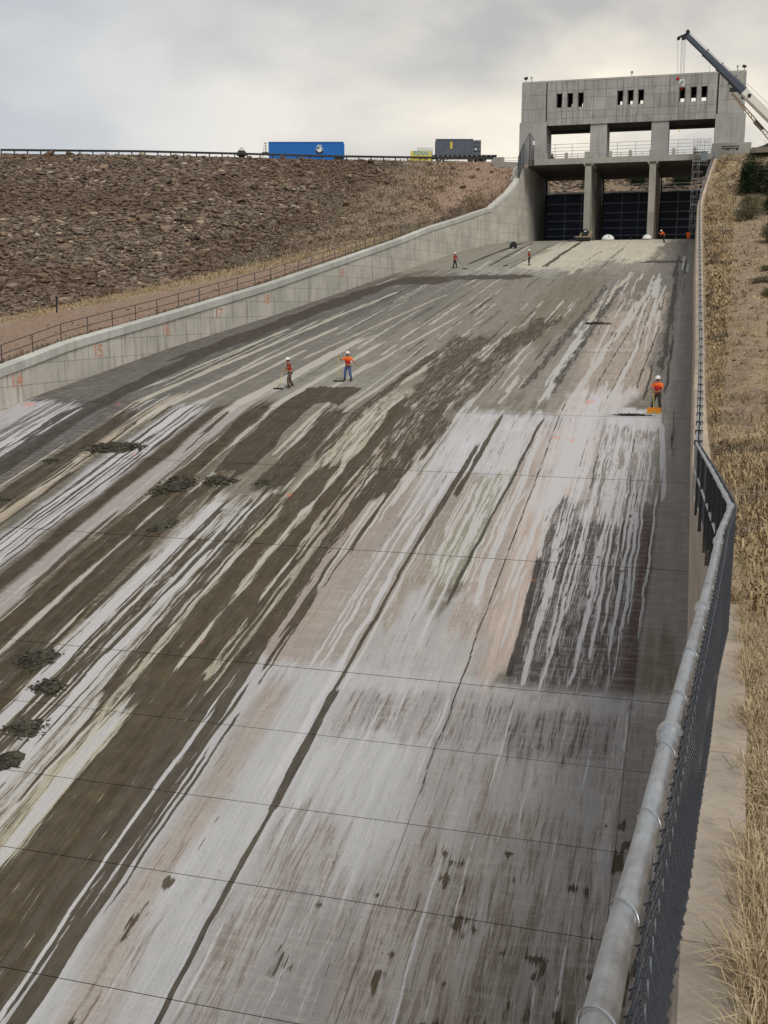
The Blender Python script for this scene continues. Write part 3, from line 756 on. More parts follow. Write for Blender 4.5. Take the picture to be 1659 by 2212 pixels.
# ---------------------------------------------------------------- right training wall with its ledge
rw = thing('training_wall', (.45, 12, -3.3), 'tan concrete wall under the chain-link fence along the right edge of the chute', 'wall')
def XT(Y): return np.interp(Y, [-5, 3, 5, 8, 10.5, 13.6, 16.5, 20, 25, 32, 40, 60, 107, 150, 158, 166, 172], [.0, .02, .06, .14, .26, .37, .46, .36, .22, .20, .26, .26, .05, -.02, .6, 1.5, 2.0])
def XO(Y): return np.interp(Y, [-5, 1, 3.5, 5.2, 8.1, 11.5, 13, 18, 25, 60, 150, 158, 166, 172], [.28, .28, .31, .40, .57, .68, .72, .74, .75, .8, .6, 1.3, 2.3, 2.8])
rsegs = [-5, 4.2, 7.2, 12, 18, 25, 31.5, 40, 48.5, 57, 65.8, 74.5, 90, 107.4, 125, 142, 150, 158, 166, 170]
for i in range(len(rsegs) - 1):
    y0, y1 = rsegs[i] + .006, rsegs[i + 1] - .006
    ys = np.linspace(y0, y1, 7)
    V = []
    for y in ys:
        xb, zb, xt, zt, xo = float(XR(y)), float(ZF(y)), float(XT(y)), float(RTOP(y)), float(XO(y))
        if y > 160: xb = -.12 + (y - 160) * .02
        V += [(xb, y, zb - .3), (xt, y, zt - .25), (xt + .03, y, zt - .03), (xt + .05, y, zt), (xo, y, zt), (xo, y, zt - 1.2)]
    F_ = []
    for j in range(len(ys) - 1):
        a = j * 6; b = a + 6
        F_ += [(a + q, a + q + 1, b + q + 1, b + q) for q in range(5)]
    F_ += [(5, 4, 3, 2, 1, 0), tuple((len(ys) - 1) * 6 + q for q in range(6))]
    MB().add(V, F_).build('wall_panel', M_PAD if y1 < 26 else M_FACE, rw)

# ---------------------------------------------------------------- ground
M_SOILR = None


def ground_material(name, cols, scale=1.0, tuft=(176, 150, 104), amt=.6, clump=1.0, bump=.6):
    m, t, bs = new_mat(name)
    pos = t.n('ShaderNodeNewGeometry').outputs['Position']
    at = t.n('ShaderNodeAttribute', attribute_name='ground_tone')
    n1 = t.noise(pos, .5 * scale, 6.0, .65); n2 = t.noise(pos, 2.6 * scale, 5.0, .7); n3 = t.noise(pos, 14 * scale, 4.0, .7)
    c = t.mix(t.ramp(n2, .35, .65), t.mix(.28, at.outputs['Color'], (0.03, 0.022, 0.015, 1)), t.mix(.12, at.outputs['Color'], (1, .95, .85, 1)))
    c = t.mix(t.math('MULTIPLY', t.ramp(n3, .42, .66), .4), c, t.mix(.6, c, (.03, .022, .015, 1)))
    t.put(bs.inputs['Base Color'], c)
    bs.inputs['Roughness'].default_value = .95
    bs.inputs['Specular IOR Level'].default_value = .1
    h = t.math('ADD', t.math('MULTIPLY', n2, .7), t.math('MULTIPLY', n3, .3))
    b = t.n('ShaderNodeBump', {'Height': h, 'Strength': bump, 'Distance': .3})
    t.put(bs.inputs['Normal'], b.outputs[0])
    return m


M_GROUND = ground_material('dry_ground', None)
# left: dam face (plane falling from the crest) and the strip beside the wall
CP = np.array([(-150., 118.), (-99., 142.6), (-80., 149.5), (-66.6, 156.), (-55.4, 162.), (-42., 167.4), (-30.3, 172.), (-26., 173.5)])
def crest_d(X, Y):
    """horizontal distance in front of the crest line, and position along it"""
    best = np.full(X.shape, 1e9)
    for (ax, ay), (bx, by) in zip(CP[:-1], CP[1:]):
        dx, dy = bx - ax, by - ay; L = math.hypot(dx, dy)
        t = np.clip(((X - ax) * dx + (Y - ay) * dy) / L ** 2, 0, 1)
        d = np.hypot(X - ax - t * dx, Y - ay - t * dy)
        s = np.where(((X - ax) * dy - (Y - ay) * dx) > 0, 1, -1)
        d = d * s
        best = np.where(np.abs(d) < np.abs(best), d, best)
    return best
def zleft(X, Y):
    d = crest_d(X, Y)
    dam = 21.4 - .45 * np.maximum(d, 0)
    dist = np.maximum(XL(Y) - .7 - X, 0)
    dw = crest_d(XL(Y) - 2.0, Y)
    ltop = np.where(Y > 150, np.minimum(LT(Y), 21.4 - .45 * np.maximum(dw, 0) + 1.0), LT(Y))
    val = ltop - .45 - .115 * dist - .0002 * dist ** 2
    val = np.minimum(val, 21.2)
    k = 1.2
    h = np.clip(.5 + .5 * (dam - val) / k, 0, 1)
    z = val * (1 - h) + dam * h + k * h * (1 - h)
    z = np.where(Y > 135, np.minimum(z, LT(Y) - .35 + 1.3 * np.maximum(dist - .2, 0)), z)
    return z, dam - val, d


nx, ny = 300, 330
gx = np.linspace(0, 1, nx); gy = 30 + (174 - 30) * np.linspace(0, 1, ny)
Yg = np.broadcast_to(gy, (nx, ny))
Xg = (XL(Yg) - .68) + (-125 - XL(Yg)) * gx[:, None] ** 1.6
# beyond the abutment the mesh stops at the crest line
Zg, over, dC = zleft(Xg, Yg)
Zg = np.where(dC < 0, 21.4, Zg)
Zg = Zg + (vnoise(Xg * .8, Yg * .8, 1) - .5) * .18 * np.clip(gx[:, None] * 30, 0, 1)
V = np.stack([Xg, Yg, Zg], -1).reshape(-1, 3)
C = np.zeros((nx * ny, 4)); C[:, 3] = 1
X_, Y_ = Xg.ravel(), Yg.ravel(); ov, dd = over.ravel(), dC.ravel()
nz = vnoise(X_ * .35, Y_ * .35, 3) + .5 * vnoise(X_ * 1.3, Y_ * 1.3, 4)
soil = np.array(lin((152, 122, 100))); rock = np.array(lin((82, 70, 57))); grass = np.array(lin((158, 138, 106))); scrub = np.array(lin((132, 114, 94))); darks = np.array(lin((92, 80, 66)))
col_ = np.tile(soil, (len(X_), 1))
dist = np.maximum(XL(Y_) - X_, 0)
kk = sm((2.6 + nz - dist) / 1.2); col_ += (darks - col_) * kk[:, None] * .85
kk = sm((ov + 4.2 + nz * 1.5) / 1.4) * sm((150 - Y_) / 12); col_ += (grass - col_) * kk[:, None] * .85
kk = sm((ov + .6 + nz) / 1.2); col_ += (rock - col_) * kk[:, None]
scr_line = -47 - (172 - Y_) * .10      # right of this the dam face is soil and tufts, not stone
kk = sm((ov + .6 + nz) / 1.5) * sm((X_ - scr_line + nz * 4 - 3) / 6); col_ += (scrub - col_) * kk[:, None]
kk = sm((X_ + 41 - (172 - Y_) * .02 + nz * 3) / 5) * sm((Y_ - 138) / 14); col_ += (soil - col_) * kk[:, None]
C[:, :3] = col_
lg = np_mesh('dam_slope', V, grid_faces(nx, ny), M_GROUND, None, smooth=True, kind='structure')
at = lg.data.color_attributes.new('ground_tone', 'FLOAT_COLOR', 'POINT'); at.data.foreach_set('color', C.astype(np.float32).ravel())

# right: hillside beside the right wall
def zright(X, Y):
    d = np.maximum(X - XO(Y), 0)
    rise = np.interp(Y, [0, 12, 30, 60, 120, 172], [.10, .10, .14, .10, .05, .0])
    z = RTOP(Y) - .05 + d * rise
    z = np.where(Y > 150, np.minimum(z, 21.1), z)
    return z + np.interp(Y, [160, 168], [0, .55]) * np.clip(d, 0, 1)
nx2, ny2 = 150, 420
gx = np.linspace(0, 1, nx2)[:, None] ** 1.8
gy = -4 + 178 * np.linspace(0, 1, ny2) ** 1.5
Yg = np.broadcast_to(gy, (nx2, ny2)); Xg = XO(Yg) - .02 + 60 * gx
Zg = zright(Xg, Yg) + (vnoise(Xg * 1.1, Yg * 1.1, 5) - .5) * .22 * np.clip((Xg - XO(Yg)) * 2, 0, 1) * np.clip(Yg / 20, .2, 1.6)
V = np.stack([Xg, Yg, Zg], -1).reshape(-1, 3)
X_, Y_ = Xg.ravel(), Yg.ravel(); d = X_ - XO(Y_)
nz = vnoise(X_ * .5, Y_ * .35, 6) + .5 * vnoise(X_ * 1.9, Y_ * 1.5, 7)
straw = np.array(lin((166, 144, 108))); red = np.array(lin((146, 120, 98))); brn = np.array(lin((138, 118, 92)))
col_ = np.tile(straw, (len(X_), 1))
kk = sm((nz - .62) / .3) * .7; col_ += (brn - col_) * kk[:, None]
kk = sm(1 - np.abs(d - (1.2 + (Y_ - 40) * .045) - (nz - .7) * 2.0) / (.5 + Y_ * .014)) * sm((Y_ - 34) / 10) * sm((156 - Y_) / 8) * .85; col_ += (red - col_) * kk[:, None]
C = np.ones((len(X_), 4)); C[:, :3] = col_
hs = np_mesh('hillside', V, grid_faces(nx2, ny2), M_GROUND, None, smooth=True, kind='structure')
at = hs.data.color_attributes.new('ground_tone', 'FLOAT_COLOR', 'POINT'); at.data.foreach_set('color', C.astype(np.float32).ravel())

# crest road, far ground, bank upstream of the gates
M_ROAD = plain('gravel_road', (120, 112, 100), .95, 0, .2, .8)
M_EARTH = plain('far_earth', (122, 102, 80), .95, 0, .2, .05)
V = []
for (x, y) in CP: V += [(x, y, 21.38), (x - 4.2, y + 9.2, 21.40)]
MB().add(V, [(2 * i, 2 * i + 2, 2 * i + 3, 2 * i + 1) for i in range(len(CP) - 1)]).build('crest_road', M_ROAD, kind='structure')
MB().box((6.9, 164.5, 20.5), (70, 182, 21.2)).build('crest_road', M_ROAD, kind='structure')
V = []
for (x, y) in CP: V += [(x - 4.2, y + 9.2, 21.3), (x - 25, y + 60, 2.0)]
MB().add(V, [(2 * i, 2 * i + 2, 2 * i + 3, 2 * i + 1) for i in range(len(CP) - 1)]).build('upstream_slope', M_EARTH, kind='structure')
MB().add([(-3000, -3000, -26), (3000, -3000, -26), (3000, 3000, -26), (-3000, 3000, -26)], [(0, 1, 2, 3)]).build('ground', M_EARTH, kind='structure')
MB().add([(5, 182, 21), (90, 182, 21), (110, 260, 2), (5, 260, 2)], [(0, 1, 2, 3)]).build('upstream_ground', M_EARTH, kind='structure')
nb = 60
bx = np.linspace(-52, 6, nb); by = np.linspace(205, 232, 30)
XX, YY = np.meshgrid(bx, by, indexing='ij')
ZZ = 13 + (YY - 205) * .50 + (vnoise(XX * .4, YY * .4, 2) - .5) * 1.2
C = np.ones((XX.size, 4)); C[:, :3] = lin((140, 118, 92))
ub = np_mesh('reservoir_bank', np.stack([XX, YY, ZZ], -1).reshape(-1, 3), grid_faces(nb, 30), M_GROUND, None, smooth=True, kind='structure')
at = ub.data.color_attributes.new('ground_tone', 'FLOAT_COLOR', 'POINT'); at.data.foreach_set('color', C.astype(np.float32).ravel())

# ---------------------------------------------------------------- gate house, bridge, piers, gates
BY = 172.0                 # front face of the gate house
BD = 6.2                   # its depth
ZT, ZM, ZO = 32.7, 27.0, 26.4
gh = thing('gate_house', (-10, BY, 20.6), 'tall grey concrete gate house with nine slit windows above three open bays', 'gate house')
LX, RX = -26.72, 5.85
OP = [(-22.85, -16.2), (-13.75, -7.2), (-4.7, 1.9)]
# lower columns and end towers
for a, b in ((-16.2, -13.75), (-7.2, -4.7)):
    MB().box((a, BY + .02, 20.6), (b, BY + BD, ZO)).build('column', M_CONC, gh)
    MB().box((a - .06, BY - .16, ZO - .9 + .9), (b + .06, BY + .02, ZM)).build('capital', M_CONC, gh)
MB().box((-26.98, BY - .12, 20.6), (OP[0][0], BY + BD + .1, ZM)).build('end_tower', M_CONC, gh)
MB().box((OP[2][1], BY - .12, 20.6), (6.12, BY + BD + .1, ZM)).build('end_tower', M_CONC, gh)
MB().box((OP[2][1] - .3, BY - 1.3, 19.6), (7.08, BY + BD + .6, 22.75)).build('plinth', M_DECK, gh)
mbp = MB()
mbp.box((3.0, BY - 1.36, 22.25), (5.4, BY - 1.30, 22.33)).box((3.0, BY - 1.36, 21.95), (5.4, BY - 1.30, 22.03)).box((3.75, BY - 1.36, 21.75), (4.0, BY - 1.3, 22.0)).box((5.0, BY - 1.36, 21.75), (5.25, BY - 1.3, 22.0))
mbp.build('wall_rail', M_DARK, gh)
# core walls of the upper storey with window slots (front and back)
WIN = [(-21.41, -20.61), (-19.5, -18.7), (-17.95, -17.15), (-12.37, -11.57), (-10.9, -10.1), (-9.4, -8.6), (-3.42, -2.62), (-1.75, -.95), (-.25, .55)]
WIN = [(-21.41, -20.61), (-19.8, -19.0), (-18.2, -17.4), (-12.37, -11.57), (-10.85, -10.05), (-9.33, -8.53), (-3.42, -2.62), (-1.80, -1.0), (-.30, .5)]
Z0, Z1 = 28.95, 31.0
def slotted(y0, y1, zb, name):
    mb = MB()
    mb.box((LX + .1, y0, zb), (RX - .1, y1, Z0)); mb.box((LX + .1, y0, Z1), (RX - .1, y1, ZT - .05))
    xs = [LX + .1] + [q for w_ in WIN for q in w_] + [RX - .1]
    for i in range(0, len(xs), 2): mb.box((xs[i], y0, Z0), (xs[i + 1], y1, Z1))
    mb.build(name, M_CONC2, gh)
slotted(BY, BY + .5, ZO + .0, 'front_wall')
slotted(BY + BD - .5, BY + BD, 26.0, 'rear_wall')
MB().box((LX + .05, BY - .08, ZT - .05), (RX - .05, BY + BD + .05, ZT + .22)).build('roof', M_CONC, gh)
MB().box((LX - .02, BY - .1, ZM), (LX + .1, BY + BD, ZT)).build('side_wall', M_CONC, gh)
MB().box((RX - .1, BY - .1, ZM), (RX + .02, BY + BD, ZT)).build('side_wall', M_CONC, gh)
MB().box((LX + .3, BY + .5, 26.4), (RX - .3, BY + BD - .5, 26.6)).build('floor_slab', M_CONC2, gh)
# facing panels: rows by height, columns by x, small recessed joints; the window slots stay open
rows = [(26.42, 27.35), (27.38, 28.35), (28.38, 30.25), (30.28, 31.35), (31.38, 32.62)]
colsx = [-26.7, -22.95]
cx = [-22.85, -21.45, -20.57, -19.84, -18.96, -18.24, -17.36, -15.9, -14.0, -12.41, -11.53, -10.89, -10.01, -9.37, -8.49, -7.05, -4.9, -3.46, -2.58, -1.84, -.96, -.34, .54, 1.9]
pc = concrete('facing_panel_concrete', (166, 164, 158), (108, 104, 98), 0.75)
for (z0, z1) in rows:
    x = 0
    for i in range(len(cx) - 1):
        a, b = cx[i] + .02, cx[i + 1] - .02
        iswin = any(abs((a + b) / 2 - (w0 + w1) / 2) < .1 for w0, w1 in WIN)
        dep = RNG.uniform(.05, .065)
        if iswin:
            lo, hi = z0, z1
            parts = []
            if hi <= Z0 or lo >= Z1: parts = [(lo, hi)]
            else:
                if lo < Z0: parts.append((lo, Z0 - .0))
                if hi > Z1: parts.append((Z1, hi))
            for lo, hi in parts:
                if hi - lo > .05: MB().box((a, BY - dep, lo), (b, BY - .001, hi)).build('facing_panel', pc, gh)
        else:
            MB().box((a, BY - dep, z0), (b, BY - .001, z1)).build('facing_panel', pc, gh)
for (a, b) in ((-26.7, -23.02), (2.14, 5.83)):
    for z0, z1 in ((27.02, 28.9), (28.93, 30.85), (30.88, 32.62)):
        MB().box((a, BY - .12, z0), (b, BY - .001, z1)).build('facing_panel', pc, gh)
for a in (-22.93, 2.02):
    MB().box((a - .05, BY - .02, 26.42), (a + .05, BY - .003, 32.6)).build('expansion_joint', M_BLACK, gh)
# window frames, panes
M_GLASS = plain('window_glass', (198, 204, 208), .1, 0, .03, 2, spec=.8)
def glass():
    m, t, bs = new_mat('clear_window_glass')
    bs.inputs['Base Color'].default_value = (.92, .95, .95, 1); bs.inputs['Roughness'].default_value = .05
    bs.inputs['Transmission Weight'].default_value = 1.0; bs.inputs['IOR'].default_value = 1.05
    return m
M_CLEAR = glass()
for w0, w1 in WIN:
    for yy in (BY + .25, BY + BD - .25):
        mb = MB()
        mb.box((w0, yy - .03, Z0), (w0 + .05, yy + .03, Z1)).box((w1 - .05, yy - .03, Z0), (w1, yy + .03, Z1))
        mb.box((w0 + .05, yy - .03, Z0), (w1 - .05, yy + .03, Z0 + .05)).box((w0 + .05, yy - .03, Z1 - .05), (w1 - .05, yy + .03, Z1))
        if yy > BY + 2: mb.box((w0 + .05, yy - .03, Z0 + .42), (w1 - .05, yy + .03, Z0 + .50)); mb.box((w0 + .05, yy - .03, Z0 + 1.50), (w1 - .05, yy + .03, Z1 - .05))
        wf = mb.build('window_frame', M_GALV2, gh)
        if yy > BY + 2: MB().box((w0 + .05, yy - .006, Z0 + .05), (w1 - .05, yy + .006, Z1 - .05)).build('pane', M_CLEAR, wf)

# roof fittings
def floodlight(x, y, yaw, label):
    o = thing('floodlight', (x, y, ZT + .22), label, 'floodlight', 'floodlights on the gate house roof')
    MB().tube((x, y, ZT + .22), (x, y, ZT + .72), .04).build('pole', M_DARK, o)
    c, s = math.cos(yaw), math.sin(yaw)
    b = MB(); b.bar((x - .25 * c, y - .25 * s, ZT + .85), (x + .25 * c, y + .25 * s, ZT + .75), .34, .34)
    b.build('lamp_head', M_DARK, o, bevel=.03)
    MB().bar((x + .24 * c, y + .24 * s, ZT + .76), (x + .29 * c, y + .29 * s, ZT + .74), .26, .26).build('lens', M_GLASS, o)
floodlight(-26.2, BY + .3, 2.9, 'dark floodlight on the left end of the gate house roof')
floodlight(-10.4, BY + .1, -1.5, 'dark floodlight at the middle of the gate house roof edge')
floodlight(5.5, BY + .3, .3, 'dark floodlight on the right end of the gate house roof')
def siren(x, label):
    o = thing('roof_vent', (x, BY + .6, ZT + .22), label, 'vent', 'small roof masts')
    MB().tube((x, BY + .6, ZT + .22), (x, BY + .6, ZT + .85), .06).build('pipe', M_GALV2, o)
    MB().tube((x, BY + .6, ZT + .85), (x, BY + .6, ZT + 1.05), .2, .14, 10).build('cap', M_GALV2, o)
siren(-25.4, 'short capped vent pipe on the left end of the gate house roof')
siren(4.6, 'short capped vent pipe on the right end of the gate house roof')
an = thing('antenna', (.7, BY + .5, ZT + .22), 'thin whip antenna on the gate house roof left of the crane boom', 'antenna')
MB().tube((.7, BY + .5, ZT + .22), (.7, BY + .5, ZT + 1.6), .025, .012, 5).build('mast', M_DARK, an)
MB().box((.6, BY + .4, ZT + .22), (.8, BY + .6, ZT + .3)).build('base_plate', M_DARK, an)

# road bridge over the gates
br = thing('road_bridge', (-12, 164, 19.72), 'concrete road bridge with posts and steel rails in front of the gate house', 'bridge')
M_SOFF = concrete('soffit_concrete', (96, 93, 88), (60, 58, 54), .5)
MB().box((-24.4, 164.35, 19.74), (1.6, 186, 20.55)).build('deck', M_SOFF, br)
# front fascia beam with haunched corners at the piers
BEAMX = [-23.45, -16.0, -15.12, -6.87, -5.98, .9]
MB().box((-23.45, 164.0, 19.74), (1.6, 164.34, 20.58)).build('edge_beam', M_DECK, br)
mb = MB()
for px_, sgn in ((-16.0, -1), (-15.1, 1), (-6.9, -1), (-5.96, 1)):
    mb.add([(px_, 164.02, 19.74), (px_ + sgn * .35, 164.02, 19.74), (px_, 164.02, 19.35), (px_, 170, 19.74), (px_ + sgn * .35, 170, 19.74), (px_, 170, 19.35)],
           [(0, 1, 2), (5, 4, 3), (0, 3, 4, 1), (1, 4, 5, 2), (2, 5, 3, 0)])
mb.build('haunch', M_DECK, br)
posts = [(-21.84, .5, 21.35), (-18.81, .45, 21.35), (-12.5, .45, 21.37), (-9.67, .45, 21.4), (-3.63, .45, 21.43), (-.75, .45, 21.45)]
for x, w_, z in posts: MB().box((x - w_ / 2, 164.02, 20.58), (x + w_ / 2, 164.5, z)).build('parapet_post', M_DECK, br, bevel=.04)
for a, b in ((-16.15, -14.95), (-6.97, -5.83)):
    MB().box((a, 163.98, 20.585), (b, 164.6, 21.42)).build('parapet_block', M_DECK, br, bevel=.04)
allx = [-23.3, -21.84, -18.81, -15.55, -12.5, -9.67, -6.4, -3.63, -.75, 1.4]
for a, b in zip(allx[:-1], allx[1:]):
    for z in (20.85, 21.15): MB().bar((a, 164.25, z), (b, 164.25, z), .07, .07).build('rail', M_GALV2, br)
    MB().box(((a + b) / 2 - .03, 164.22, 20.58), ((a + b) / 2 + .03, 164.28, 21.15)).build('rail_post', M_GALV2, br)
# tall hoop rail standing behind the parapet
for z in (21.75, 22.2, 22.7): MB().path([(-23.2, 165.2, z), (1.4, 165.2, z)], .03, 6).build('safety_rail', M_GALV2, br)
for x in (-23.2, -20.6, -18.1, -14.2, -11.6, -9.0, -5.0, -3.1, -.4, 1.4): MB().tube((x, 165.2, 20.55), (x, 165.2, 22.72), .035, n=6).build('safety_post', M_GALV2, br)
# left abutment of the bridge road
ab = thing('bridge_abutment', (-28.5, 170, 20.4), 'low concrete parapet with rails where the dam road meets the left end of the bridge', 'parapet')
MB().box((-30.55, 169.2, 20.2), (-28.9, 170.0, 21.75)).build('end_block', M_DECK, ab, bevel=.04)
MB().box((-28.9, 169.3, 20.2), (-25.0, 169.9, 20.9)).build('curb', M_DECK, ab)
for z in (21.2, 21.6): MB().bar((-28.9, 169.6, z), (-25.3, 169.6, z), .06, .06).build('rail', M_GALV2, ab)

# piers
M_PIER = concrete('pier_concrete', (152, 148, 138), (108, 103, 94), .55)
for (x0, x1), lb in (((-16.0, -15.12), 'left concrete pier with the tracked loader at its foot'), ((-6.87, -5.98), 'right concrete pier between the second and third gate')):
    o = thing('bridge_pier', ((x0 + x1) / 2, 164, 9), lb, 'pier', 'piers between the gates')
    zs = [8.9, 12.5, 15.6, 19.34]
    for a, b in zip(zs[:-1], zs[1:]):
        MB().box((x0, 164.0, a + .012), (x1, 170.5, b - .012)).build('lift', M_PIER, o)
    MB().box((x0 - .12, 170.5, 8.9), (x1 + .12, 187, 15.4)).build('rear_wall', M_PIER, o)
    MB().prism([(170.5, 15.4), (187, 15.4), (187, 19.72), (173.5, 19.72), (173.5, 16.9)], x0, x1, 'x').build('upper_wall', M_PIER, o)
    MB().box((x1 - .02, 164.3, 19.34), (x0 + .02, 173.5, 19.73)).build('pier_cap', M_PIER, o)
# gates
for k, ((x0, x1), lb) in enumerate((((-24.15, -16.15), 'left dark steel spillway gate behind the loader'), ((-14.95, -7.02), 'middle dark steel spillway gate between the two piers'), ((-5.85, 1.2), 'right dark steel spillway gate behind the scaffold stair'))):
    yg = 184.0
    o = thing('spillway_gate', ((x0 + x1) / 2, yg, 9), lb, 'gate', 'steel spillway gates')
    MB().box((x0, yg, 9.0), (x1, yg + .12, 17.3)).build('skin_plate', M_GATE, o)
    for z in (9.4, 10.6, 11.75, 13.0, 14.2, 15.7):
        MB().box((x0, yg - .5, z), (x1, yg, z + .07)).box((x0, yg - .52, z - .06), (x1, yg - .5, z + .15)).build('girder', M_GIRD_LIT, o)
    for fx in (.40, .73): MB().box((x0 + (x1 - x0) * fx - .08, yg - .62, 9.0), (x0 + (x1 - x0) * fx + .08, yg - .53, 17.2)).build('rib', M_GIRD_LIT, o)
    MB().box((x0, yg - .55, 17.1), (x1, yg - .02, 17.3)).build('top_beam', M_GATE, o)
    MB().box((x0 + 1.2, yg - .62, 17.31), (x1 - .9, yg - .2, 17.42)).build('seal_strip', M_GALV2, o)
    for q in (x0 + .05, x1 - .25): MB().box((q, yg - 1.0, 9.0), (q + .2, yg - .65, 19.7)).build('guide_rail', M_DARK, o)
# walkway slab behind the gates
wk = thing('gate_walkway', (-12, 188.5, 17.5), 'concrete walkway with a pipe rail seen above the gates', 'walkway')
MB().box((-25, 188, 16.9), (1.5, 190, 18.1)).build('slab', M_DECK, wk)
for z in (18.6, 19.1): MB().path([(-25, 188.2, z), (1.5, 188.2, z)], .035, 5).build('rail', M_GALV2, wk)
for x in np.arange(-24.5, 1.5, 2.6): MB().tube((float(x), 188.2, 18.1), (float(x), 188.2, 19.1), .035, n=5).build('rail_post', M_GALV2, wk)

# ---------------------------------------------------------------- rocks
def rock_mesh(seed, sub=1):
    import bmesh
    rr = random.Random(seed)
    bm = bmesh.new()
    bmesh.ops.create_icosphere(bm, subdivisions=sub, radius=.5)
    sx, sy, sz = rr.uniform(.9, 1.3), rr.uniform(.6, .95), rr.uniform(.35, .62)
    for v in bm.verts:
        k = 1 + rr.uniform(-.2, .2)
        v.co = Vector((max(-.44, min(.44, v.co.x * k)) * sx, max(-.42, min(.42, v.co.y * k)) * sy, max(-.34, min(.36, v.co.z * k)) * sz))
    me = bpy.data.meshes.new('rock'); bm.to_mesh(me); bm.free(); me.materials.append(M_ROCK)
    return me
def rock_material(name, per_island):
    m, t, bs = new_mat(name)
    g = t.n('ShaderNodeNewGeometry')
    k = g.outputs['Random Per Island'] if per_island else t.n('ShaderNodeObjectInfo').outputs['Random']
    cr = t.n('ShaderNodeValToRGB', {0: k})
    e = cr.color_ramp.elements
    e[0].position = 0; e[0].color = rgba((92, 78, 66)); e[1].position = 1; e[1].color = rgba((204, 190, 168))
    for p_, c_ in ((.22, (112, 98, 84)), (.42, (136, 118, 100)), (.58, (126, 114, 102)), (.72, (146, 124, 102)), (.84, (124, 116, 110)), (.95, (162, 144, 122))):
        q = e.new(p_); q.color = rgba(c_)
    n1 = t.noise(g.outputs['Position'], 3.0, 5.0, .65)
    big = t.noise(g.outputs['Position'], .06, 3.0, .6)
    c = t.mix(t.math('MULTIPLY', t.ramp(n1, .35, .7), .5), cr.outputs[0], t.mix(.55, cr.outputs[0], (.03, .024, .018, 1)))
    c = t.mix(t.math('MULTIPLY', t.ramp(big, .42, .60), .5), c, rgba((98, 76, 60)))
    t.put(bs.inputs['Base Color'], c)
    bs.inputs['Roughness'].default_value = .92; bs.inputs['Specular IOR Level'].default_value = .15
    return m
M_ROCK = rock_material('riprap_rock', False)
M_ROCKS = rock_material('riprap_rock_mass', True)
protos = [rock_mesh(40 + i) for i in range(10)]
PV = []
for me in protos:
    v = np.zeros(len(me.vertices) * 3, np.float32); me.vertices.foreach_get('co', v)
    f = np.array([p.vertices[:] for p in me.polygons], np.int32)
    PV.append((v.reshape(-1, 3), f))
def scatter(name, P, S, mat, parent, tiltn=(0, 0, 1), flat=1.0, **pr):
    """joined stones: P positions, S sizes"""
    n = len(P); VV = []; FF = []; b = 0
    ids = RNG.integers(0, len(PV), n)
    for k in range(len(PV)):
        sel = np.where(ids == k)[0]
        if not len(sel): continue
        v, f = PV[k]; m_ = len(sel)
        a = RNG.uniform(0, 2 * np.pi, m_); c, s = np.cos(a), np.sin(a)
        tx = RNG.normal(0, .28, m_); 
        x = v[None, :, 0] * S[sel, None]; y = v[None, :, 1] * S[sel, None]; z = v[None, :, 2] * S[sel, None] * flat
        z2 = z + x * tx[:, None]
        X = x * c[:, None] - y * s[:, None]; Y = x * s[:, None] + y * c[:, None]
        Q = np.stack([X + P[sel, 0:1], Y + P[sel, 1:2], z2 + P[sel, 2:3]], -1).reshape(-1, 3)
        VV.append(Q); FF.append((f[None] + (np.arange(m_) * len(v))[:, None, None] + b).reshape(-1, 3)); b += len(Q)
    return np_mesh(name, np.concatenate(VV), np.concatenate(FF), mat, parent, quad=False, **pr)

# candidate stones over the dam face
N = 100000
rx = RNG.uniform(-122, -36, N); ry = RNG.uniform(60, 172, N)
z, ov, d = zleft(rx, ry)
soft = vnoise(rx * .25, ry * .25, 3)
lim = -47 - (172 - ry) * .10
ok = (ov > -.9) & (d > .4) & (rx < XL(ry) - 4) & (rx < lim + (soft - .5) * 9 + RNG.normal(0, 1.6, N))
rx, ry, z = rx[ok], ry[ok], z[ok]
sz = np.exp(RNG.normal(-.66, .42, len(rx)))
sz = np.clip(sz, .25, 1.8)
# what the camera may see: keep those inside a generous wedge
ang = np.degrees(np.arctan2(rx, ry)); ok = (ang > -40) & (ang < 6)
rx, ry, z, sz = rx[ok], ry[ok], z[ok], sz[ok]
show = sz / np.hypot(rx, ry)
inview = ang[ok] > -36.4
order = np.argsort(-(show * inview))
big_, rest = order[:290], order[290:]
print('stones', len(rx))
for i in big_:
    o = bpy.data.objects.new('rock', protos[int(RNG.integers(0, 10))]); col.objects.link(o)
    o.parent = lg
    o.location = (rx[i], ry[i], z[i] + sz[i] * .10)
    o.rotation_euler = (RNG.normal(0, .25), RNG.normal(0, .2), RNG.uniform(0, 6.28))
    s_ = sz[i] * 1.1
    o.scale = (s_, s_, s_ * RNG.uniform(.8, 1.3))
scatter('riprap_stone', np.c_[rx, ry, z + sz * .08][rest], sz[rest], M_ROCKS, lg, kind='stuff')
# bank beyond the gates
n = 1500
bx = RNG.uniform(-48, 4, n); by = RNG.uniform(206, 231, n)
scatter('bank_stone', np.c_[bx, by, 13.1 + (by - 205) * .5], np.exp(RNG.normal(.1, .35, n)), M_ROCKS, ub, flat=.8, kind='stuff')
